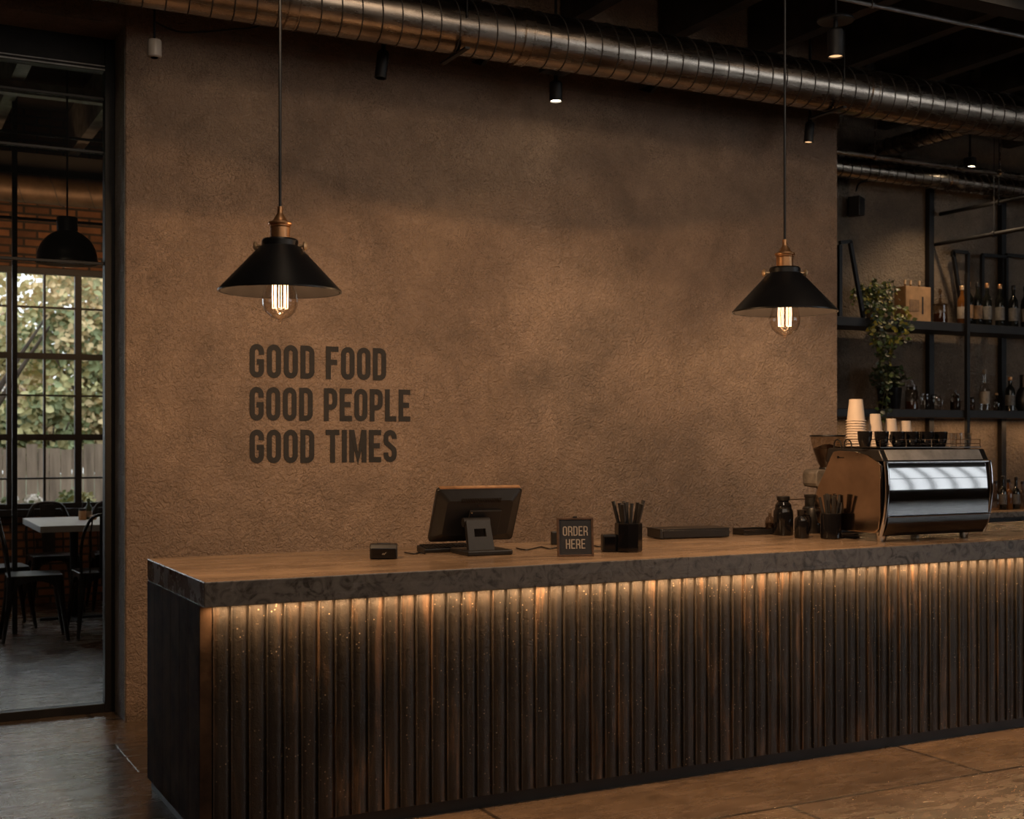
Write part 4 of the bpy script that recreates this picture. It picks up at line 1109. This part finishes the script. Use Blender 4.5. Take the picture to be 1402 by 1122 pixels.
jar(1329, SZ2, 8.26, .12, .036, 'small dim jar just right of the front post on the lower shelf', 'smoke_glass', ('amber',.4))
bottle(1348, SZ2, 8.22, .37, .044, M['glass'], 'clear glass bottle with pale neck on the lower shelf', M['label_white'], M['label_white'], 'slim')
bottle(1364.5, SZ2, 8.24, .16, .030, M['smoke_glass'], 'tiny amber flask right of the clear bottle on the lower shelf', None, M['cork'], 'flask')
bottle(1383, SZ2, 8.22, .31, .044, M['bottle_dark'], 'dark squat bottle with tan label on the lower shelf', M['label_grey'], M['brass'], 'wine')
x = shelfx(1402, 8.24)
tag(MB().lathe([(.05,0),(.072,.03),(.078,.12),(.06,.19),(.036,.22),(.036,.33),(.042,.335),(.03,.335)], 32).build('black_vase', M['satin_black'], loc=(x,8.24,SZ2+.0008)), 'matte black vase at the right edge of the lower shelf', 'vase')
for px, h, mt, lab in ((1363,.26,'smoke_glass','first bottle right of the espresso machine on the back bar'), (1373,.30,'bottle_dark','dark bottle second right of the espresso machine on the back bar'), (1381,.27,'amber','amber bottle third right of the espresso machine on the back bar'),
        (1391,.29,'bottle_dark','dark bottle with pale label, fourth on the back bar'), (1400,.25,'smoke_glass','bottle at the picture edge on the back bar')):
    bottle(px, .955, 8.10, h, .036, M[mt], lab, M['label_grey'] if mt == 'bottle_dark' else None, M['satin_black'], 'slim', group='bottles on the back bar')
# wall speaker
x, y, z = on_y(1174, 284, 8.40)
t = T('wall_speaker', 'small black speaker mounted high on the wall above the trailing plant', 'speaker', (x,8.42,z-.08), .35)
MB().prism([(-.055,0),(.05,0.01),(.055,.16),(-.05,.175)], -.06, .05, 'y').build('cabinet', M['matte_black'], t, smooth=0, bevel=.006)
MB().bar((.05,.0,.13),(.09,.04,.14),.012,.012).build('bracket', M['black_metal'], t, smooth=0)
pts = smoothpath([on_y(1172,262,8.42), on_y(1178,250,8.42), on_y(1200,246,8.40), on_y(1230,236,8.3), on_y(1260,226,8.2)], 6); o0 = pts[0]
tag(MB().tube([(p[0]-o0[0],p[1]-o0[1],p[2]-o0[2]) for p in pts], .008, 6).build('ceiling_cable', M['black_metal'], loc=o0), 'black cable looping above the wall speaker', 'cable')

# ---------------------------------------------------------------- dining room furniture
def make_chair(label):
    t = T('metal_chair', label, 'chair', (0,0,0), 0, 'dark metal cafe chairs')
    s = .52; w = .205
    se = MB(); se.prism(rrect(-w, w, -w, w, .05), s-.022, s, 'z'); se.build('seat', M['chair_metal'], t, smooth=30, bevel=.006)
    ap = MB()
    for a in range(4):
        ap.m = Matrix.Rotation(a*PI/2, 4, 'Z')
        arcp = [(-w+.02, s-.02), (w-.02, s-.02), (w-.02, s-.12)]+[((w-.055)*math.cos(q), s-.12+.075*math.sin(q)) for q in [i*PI/10 for i in range(11)]]+[(-w+.02, s-.12)]
        ap.prism(arcp, w-.012, w-.006, 'y')
    ap.build('seat_apron', M['chair_metal'], t, smooth=30)
    for sx in (-1, 1):
        for sy in (-1, 1):
            lg = MB(); pts = [(sx*(w-.03),sy*(w-.03),s-.02),(sx*(w-.01),sy*(w-.01),s*.6),(sx*(w+.025),sy*(w+.035),0.0)]
            lg.tube(pts, .02, 8, radii=[.034,.024,.014]); lg.build('leg', M['chair_metal'], t)
    bk = MB(); hh = .46
    hoop = [(-w+.01,-w+.015,s-.02),(-w+.005,-w-.01,s+hh*.45),(-w+.04,-w-.05,s+hh*.82),(-w*.45,-w-.065,s+hh),(w*.45,-w-.065,s+hh),(w-.04,-w-.05,s+hh*.82),(w-.005,-w-.01,s+hh*.45),(w-.01,-w+.015,s-.02)]
    bk.tube(smoothpath(hoop, 6), .0125, 10); bk.build('back_hoop', M['chair_metal'], t)
    MB().add([(-.055,-w+.01,s-.01),(.055,-w+.01,s-.01),(.07,-w-.072,s+hh-.005),(-.07,-w-.072,s+hh-.005),(-.055,-w+.016,s-.01),(.055,-w+.016,s-.01),(.07,-w-.064,s+hh-.005),(-.07,-w-.064,s+hh-.005)],
             [(0,1,2,3),(7,6,5,4),(0,4,5,1),(1,5,6,2),(2,6,7,3),(3,7,4,0)]).build('back_splat', M['chair_metal'], t, smooth=0)
    for sx in (-1,1):
        MB().tube([(sx*.13,-w+.012,s-.01),(sx*.135,-w-.03,s+hh*.6),(sx*.125,-w-.062,s+hh*.94)], .006, 8).build('back_rod', M['chair_metal'], t)
    return t
ch = make_chair('dark metal chair facing sideways at the near left corner of the table')
ch.location = (1.275,10.75,0); ch.rotation_euler = (0,0,-PI/2-.05)
dup(ch, (1.10,11.52,0), -PI/2+.08, 'dark metal chair pushed to the left end of the table, half hidden')
dup(ch, (1.80,10.78,0), .04, 'dark metal chair with its back to the camera at the near table side')
dup(ch, (1.64,12.42,0), PI+.05, 'dark metal chair beyond the table under the left window panes')
dup(ch, (2.20,12.42,0), PI-.04, 'dark metal chair beyond the table behind the condiment caddy')
tb = T('dining_table', 'pale topped cafe table on a black pedestal by the garden window', 'table', (1.373,11.16,0))
MB().box(0,1.35,0,1.24,.81,.865).build('tabletop', M['table_top'], tb, smooth=0, bevel=.004)
for xx in (.36, 1.02):
    p = MB(); p.cyl((xx,.62,.02),(xx,.62,.81),.036,n=16); p.build('pedestal', M['black_metal'], tb)
    f = MB(); f.box(xx-.03,xx+.03,.28,.96,.0,.022); f.box(xx-.29,xx-.03,.59,.65,.0,.022); f.box(xx+.03,xx+.29,.59,.65,.0,.022); f.build('pedestal_foot', M['black_metal'], tb, smooth=0, bevel=.004)
TT = .8655
def tx_(px, Y): return on_y(px, 600, Y)[0]
t = T('condiment_caddy', 'small amber condiment jar on the pale dining table', 'condiment', (tx_(113,11.9),11.9,TT))
MB().lathe([(.032,0),(.035,.004),(.035,.075),(.03,.08)], 20).build('jar_body', M['crate'], t)
MB().lathe([(.031,.08),(.033,.083),(.033,.10),(.006,.102),(.005,.16),(.009,.17),(.004,.178)], 16).build('pump', M['black_plastic'], t)
t = T('sauce_bottle', 'small dark green sauce bottle on the pale dining table', 'bottle', (tx_(121,11.95),11.95,TT))
MB().lathe([(.03,0),(.033,.004),(.033,.10),(.014,.135),(.013,.165)], 20).build('bottle_body', M['leaf_dark'], t)
MB().lathe([(.034,.02),(.034,.075)], 20, caps=False).build('paper_label', M['label_white'], t)
MB().lathe([(.015,.16),(.016,.163),(.016,.185),(.012,.188)], 16).build('cap', M['leaf'], t)
tag(MB().lathe([(.02,0),(.03,.01),(.034,.035),(.030,.04)], 20).build('dip_bowl', M['crate'], loc=(tx_(128,11.85),11.85,TT)), 'tiny tan dip bowl beside the sauce bottle', 'bowl')

# ---------------------------------------------------------------- garden
struct(MB().box(-30,30,YN+.26,60,-.15,-.01).build('ground', M['grass'], smooth=0))
fn = T('garden_fence', 'weathered brown plank fence at the back of the garden', 'fence', (-6,18.5,-.01))
mb = MB(); random.seed(9)
for i in range(110): mb.box(i*.15, i*.15+.142, random.uniform(0,.012), .03, 0, 1.48+random.uniform(-.05,.05))
mb.build('planks', M['fence'], fn, smooth=0)
mb = MB(); mb.box(0,16.5,.031,.08,.35,.44); mb.box(0,16.5,.031,.08,1.2,1.29); mb.build('rails', M['fence'], fn, smooth=0)
random.seed(31)
def row_stone():
    mb = MB()
    for i in range(46):
        x = i*.26; h = .58+random.uniform(-.03,.05); mb.box(x, x+.235, 0, .3+random.uniform(-.03,.03), 0, h)
    return mb
tag(row_stone().build('stone_wall', M['stone'], loc=(-3.5,17.0,-.01), smooth=0, bevel=.03), 'low pale stone edging wall in front of the fence', 'garden wall')
def tree(x, y, h, r, label, mats, seed, nb=16, nl=260, leaf=.12, low=.25, trunk=True, name='garden_tree', cat='tree', group=None):
    random.seed(seed)
    t = T(name, label, cat, (x,y,-.01), 0, group)
    if trunk:
        mb = MB(); mb.tube([(0,0,0),(.05,0,h*.25),(-.03,.04,h*.5),(.04,0,h*.8)], .1, 10, radii=[.13,.10,.07,.03])
        for k in range(7):
            a = random.uniform(0,2*PI); z0 = h*random.uniform(.25,.6)
            mb.tube([(0,0,z0),(r*.35*math.cos(a),r*.35*math.sin(a),z0+h*.12),(r*.75*math.cos(a),r*.75*math.sin(a),z0+h*.25)], .03, 6, radii=[.045,.03,.012])
        mb.build('trunk', M['bark'], t)
    mbs = [MB() for _ in mats]
    for b_ in range(nb):
        a = random.uniform(0,2*PI); rr = r*math.sqrt(random.random())*.85; zc_ = h*random.uniform(low,.93)
        rr *= (1-.5*abs((zc_/h-.55)/.5)**2)
        c = Vector((rr*math.cos(a), rr*math.sin(a), zc_)); cr_ = r*random.uniform(.22,.4)
        wts = random.randrange(len(mats))
        for _ in range(nl):
            d = Vector((random.gauss(0,1), random.gauss(0,1), random.gauss(0,.8))).normalized()*cr_*random.uniform(.5,1.05)
            mi = wts if random.random() < .6 else random.randrange(len(mats))
            s = leaf*random.uniform(.6,1.3)
            mbs[mi].leaf(c+d, (random.uniform(-1,1),random.uniform(-1,1),random.uniform(-1,.5)), (random.uniform(-1,1),-1,random.uniform(-1,1)), s, s*.75)
    for mb, mt in zip(mbs, mats): mb.build('foliage', M[mt], t, bevel=None, smooth=0)
tree(3.6, 21.0, 5.6, 1.9, 'olive and gold autumn tree in the right of the garden window', ['foliage_a','foliage_b','foliage_c'], 3, 34, 420)
tree(1.9, 23.5, 3.5, 1.5, 'pinkish autumn tree in the middle of the garden window', ['foliage_p','foliage_b','foliage_a'], 5, 24, 400)
tree(.2, 22.0, 2.5, 1.4, 'low pink and gold tree at the left of the garden window', ['foliage_p','foliage_a','foliage_b'], 8, 18, 380, low=.35)
tree(7.4, 23.5, 5.8, 2.0, 'tall green tree mostly hidden beyond the window edge', ['foliage_c','foliage_a'], 13, 24, 240)
tree(1.35, 16.2, 4.9, 1.0, 'thin green branch tree near the top of the window', ['foliage_c','foliage_a'], 17, 5, 110, .09, .84)
for i, (x, y, r, m_, lab) in enumerate(((1.0,19.6,.8,['foliage_c','foliage_p'],'rosy shrub rising behind the fence, leftmost'), (2.6,19.7,.9,['foliage_c','foliage_a'],'deep green shrub rising behind the fence, middle'), (4.0,19.6,.8,['foliage_a','foliage_c'],'olive shrub rising behind the fence, rightmost'))):
    tree(x, y, 2.5, r, lab, m_, 40+i, 12, 200, .13, .5, True, 'garden_shrub', 'shrub')
for i, (x, y, lab) in enumerate(((.85,15.6,'white flowering bush at the left bottom of the window'), (1.75,15.8,'white flowering bush at the middle bottom of the window'), (2.35,16.0,'leafy flower bush at the right bottom of the window'))):
    tree(x, y, .95, .42, lab, ['foliage_c','petal'] if i < 2 else ['foliage_c','foliage_a'], 60+i, 7, 120, .07, .35, False, 'flower_bush', 'bush')

# ---------------------------------------------------------------- lights
def lamp(name, typ, loc, energy, color, **kw):
    l = bpy.data.lights.new(name, typ); l.energy = energy; l.color = color
    tgt = kw.pop('target', None)
    for k, v in kw.items(): setattr(l, k, v)
    o = bpy.data.objects.new(name, l); COL.objects.link(o); o.location = loc
    if tgt is not None:
        d = Vector(tgt)-Vector(loc); o.rotation_euler = d.to_track_quat('-Z', 'Y').to_euler()
    return o
WARM = (1,.60,.31)
lamp('bulb_light', 'POINT', (PL[0],PL[1],PL[2]-.088), 52, WARM, shadow_soft_size=.006)
lamp('bulb_light', 'POINT', (PRt[0],PRt[1],PRt[2]-.088), 74, WARM, shadow_soft_size=.006)
lamp('led_light', 'AREA', (CX0+L/2, CY0+.045, CT-.1095), 36, (1,.55,.25), shape='RECTANGLE', size=L-.08, size_y=.008)
lamp('spot_light', 'SPOT', (SP[0],SP[1]-.0,SP[2]-.01), 14, (1,.72,.46), spot_size=math.radians(80), spot_blend=.9, shadow_soft_size=.03, target=(SP[0]+.1,6.2,0))
lamp('spot_light', 'SPOT', (SP3[0],SP3[1],SP3[2]-.01), 60, (1,.68,.40), spot_size=math.radians(110), spot_blend=.9, shadow_soft_size=.04, target=(SP3[0],8.15,0))
# unseen spots added in front of the counter to make the wall's light pools
for (x, y, tgt, e, ang) in ((3.4,4.4,(4.54,7.36,2.0),200,29), (5.3,4.6,(6.05,7.36,1.72),260,31), (1.4,3.6,(2.56,7.36,1.6),130,34)):
    lamp('pool_spot', 'SPOT', (x,y,4.3), e, (1,.66,.38), spot_size=math.radians(ang), spot_blend=1, shadow_soft_size=.06, target=tgt)
lamp('room_fill', 'AREA', (3.2,2.2,4.30), 48, (1,.80,.62), shape='RECTANGLE', size=5, size_y=2.5, target=(4.0,6.2,1.2))  # unseen soft fill added to lift the light of the whole room
lamp('floor_spot', 'SPOT', (4.4,3.4,4.3), 30, (1,.66,.42), spot_size=math.radians(75), spot_blend=.8, shadow_soft_size=.08, target=(4.3,3.6,0))
lamp('dome_bulb', 'POINT', (dx,dy,dz+.02), 3, WARM, shadow_soft_size=.03)
lamp('dining_glow', 'AREA', (1.6,11.2,3.3), 15, (1,.55,.28), shape='RECTANGLE', size=2.5, size_y=.6, target=(1.6,12.9,2.6))
for x, e in ((-.3,30), (1.7,19), (3.1,19), (4.35,19), (6.1,24)):  # unseen spots added to brighten the wall while sparing the counter front
    lamp('wall_fill', 'SPOT', (x,4.95,4.25), e, (1,.73,.50), spot_size=math.radians(105), spot_blend=1, shadow_soft_size=.12, target=(x+.1,7.36,1.7))
# narrow warm light under the lower shelf, without a fixture
lamp('shelf_light', 'AREA', ((SX0+SX1)/2, 8.3, SZ2-.085), 9, (1,.55,.25), shape='RECTANGLE', size=3.6, size_y=.02)

wd = bpy.data.worlds.new('overcast_sky'); sc.world = wd; wd.use_nodes = True
bg = wd.node_tree.nodes['Background']; bg.inputs['Color'].default_value = (.97,.97,1.0,1); bg.inputs['Strength'].default_value = 2.3

# ---------------------------------------------------------------- camera
cam = bpy.data.cameras.new('camera'); co = bpy.data.objects.new('camera', cam); COL.objects.link(co)
co.location = (0,0,CAMZ); co.rotation_euler = (PI/2,0,-math.atan2(SA,CA))
cam.sensor_width = 36; cam.sensor_fit = 'HORIZONTAL'; cam.lens = F/1402*36; cam.shift_y = 39/1402
cam.clip_start = .05; cam.clip_end = 200
cam.dof.use_dof = True; cam.dof.focus_distance = 6.3; cam.dof.aperture_fstop = 3.2
sc.camera = co
sc.view_settings.view_transform = 'Standard'
sc.view_settings.look = 'None'
sc.view_settings.exposure = 0.05
sc.view_settings.gamma = 1.08
sc.cycles.use_denoising = True
sc.cycles.max_bounces = 8; sc.cycles.transparent_max_bounces = 16
sc.cycles.sample_clamp_indirect = 4
sc.cycles.caustics_reflective = False; sc.cycles.caustics_refractive = False
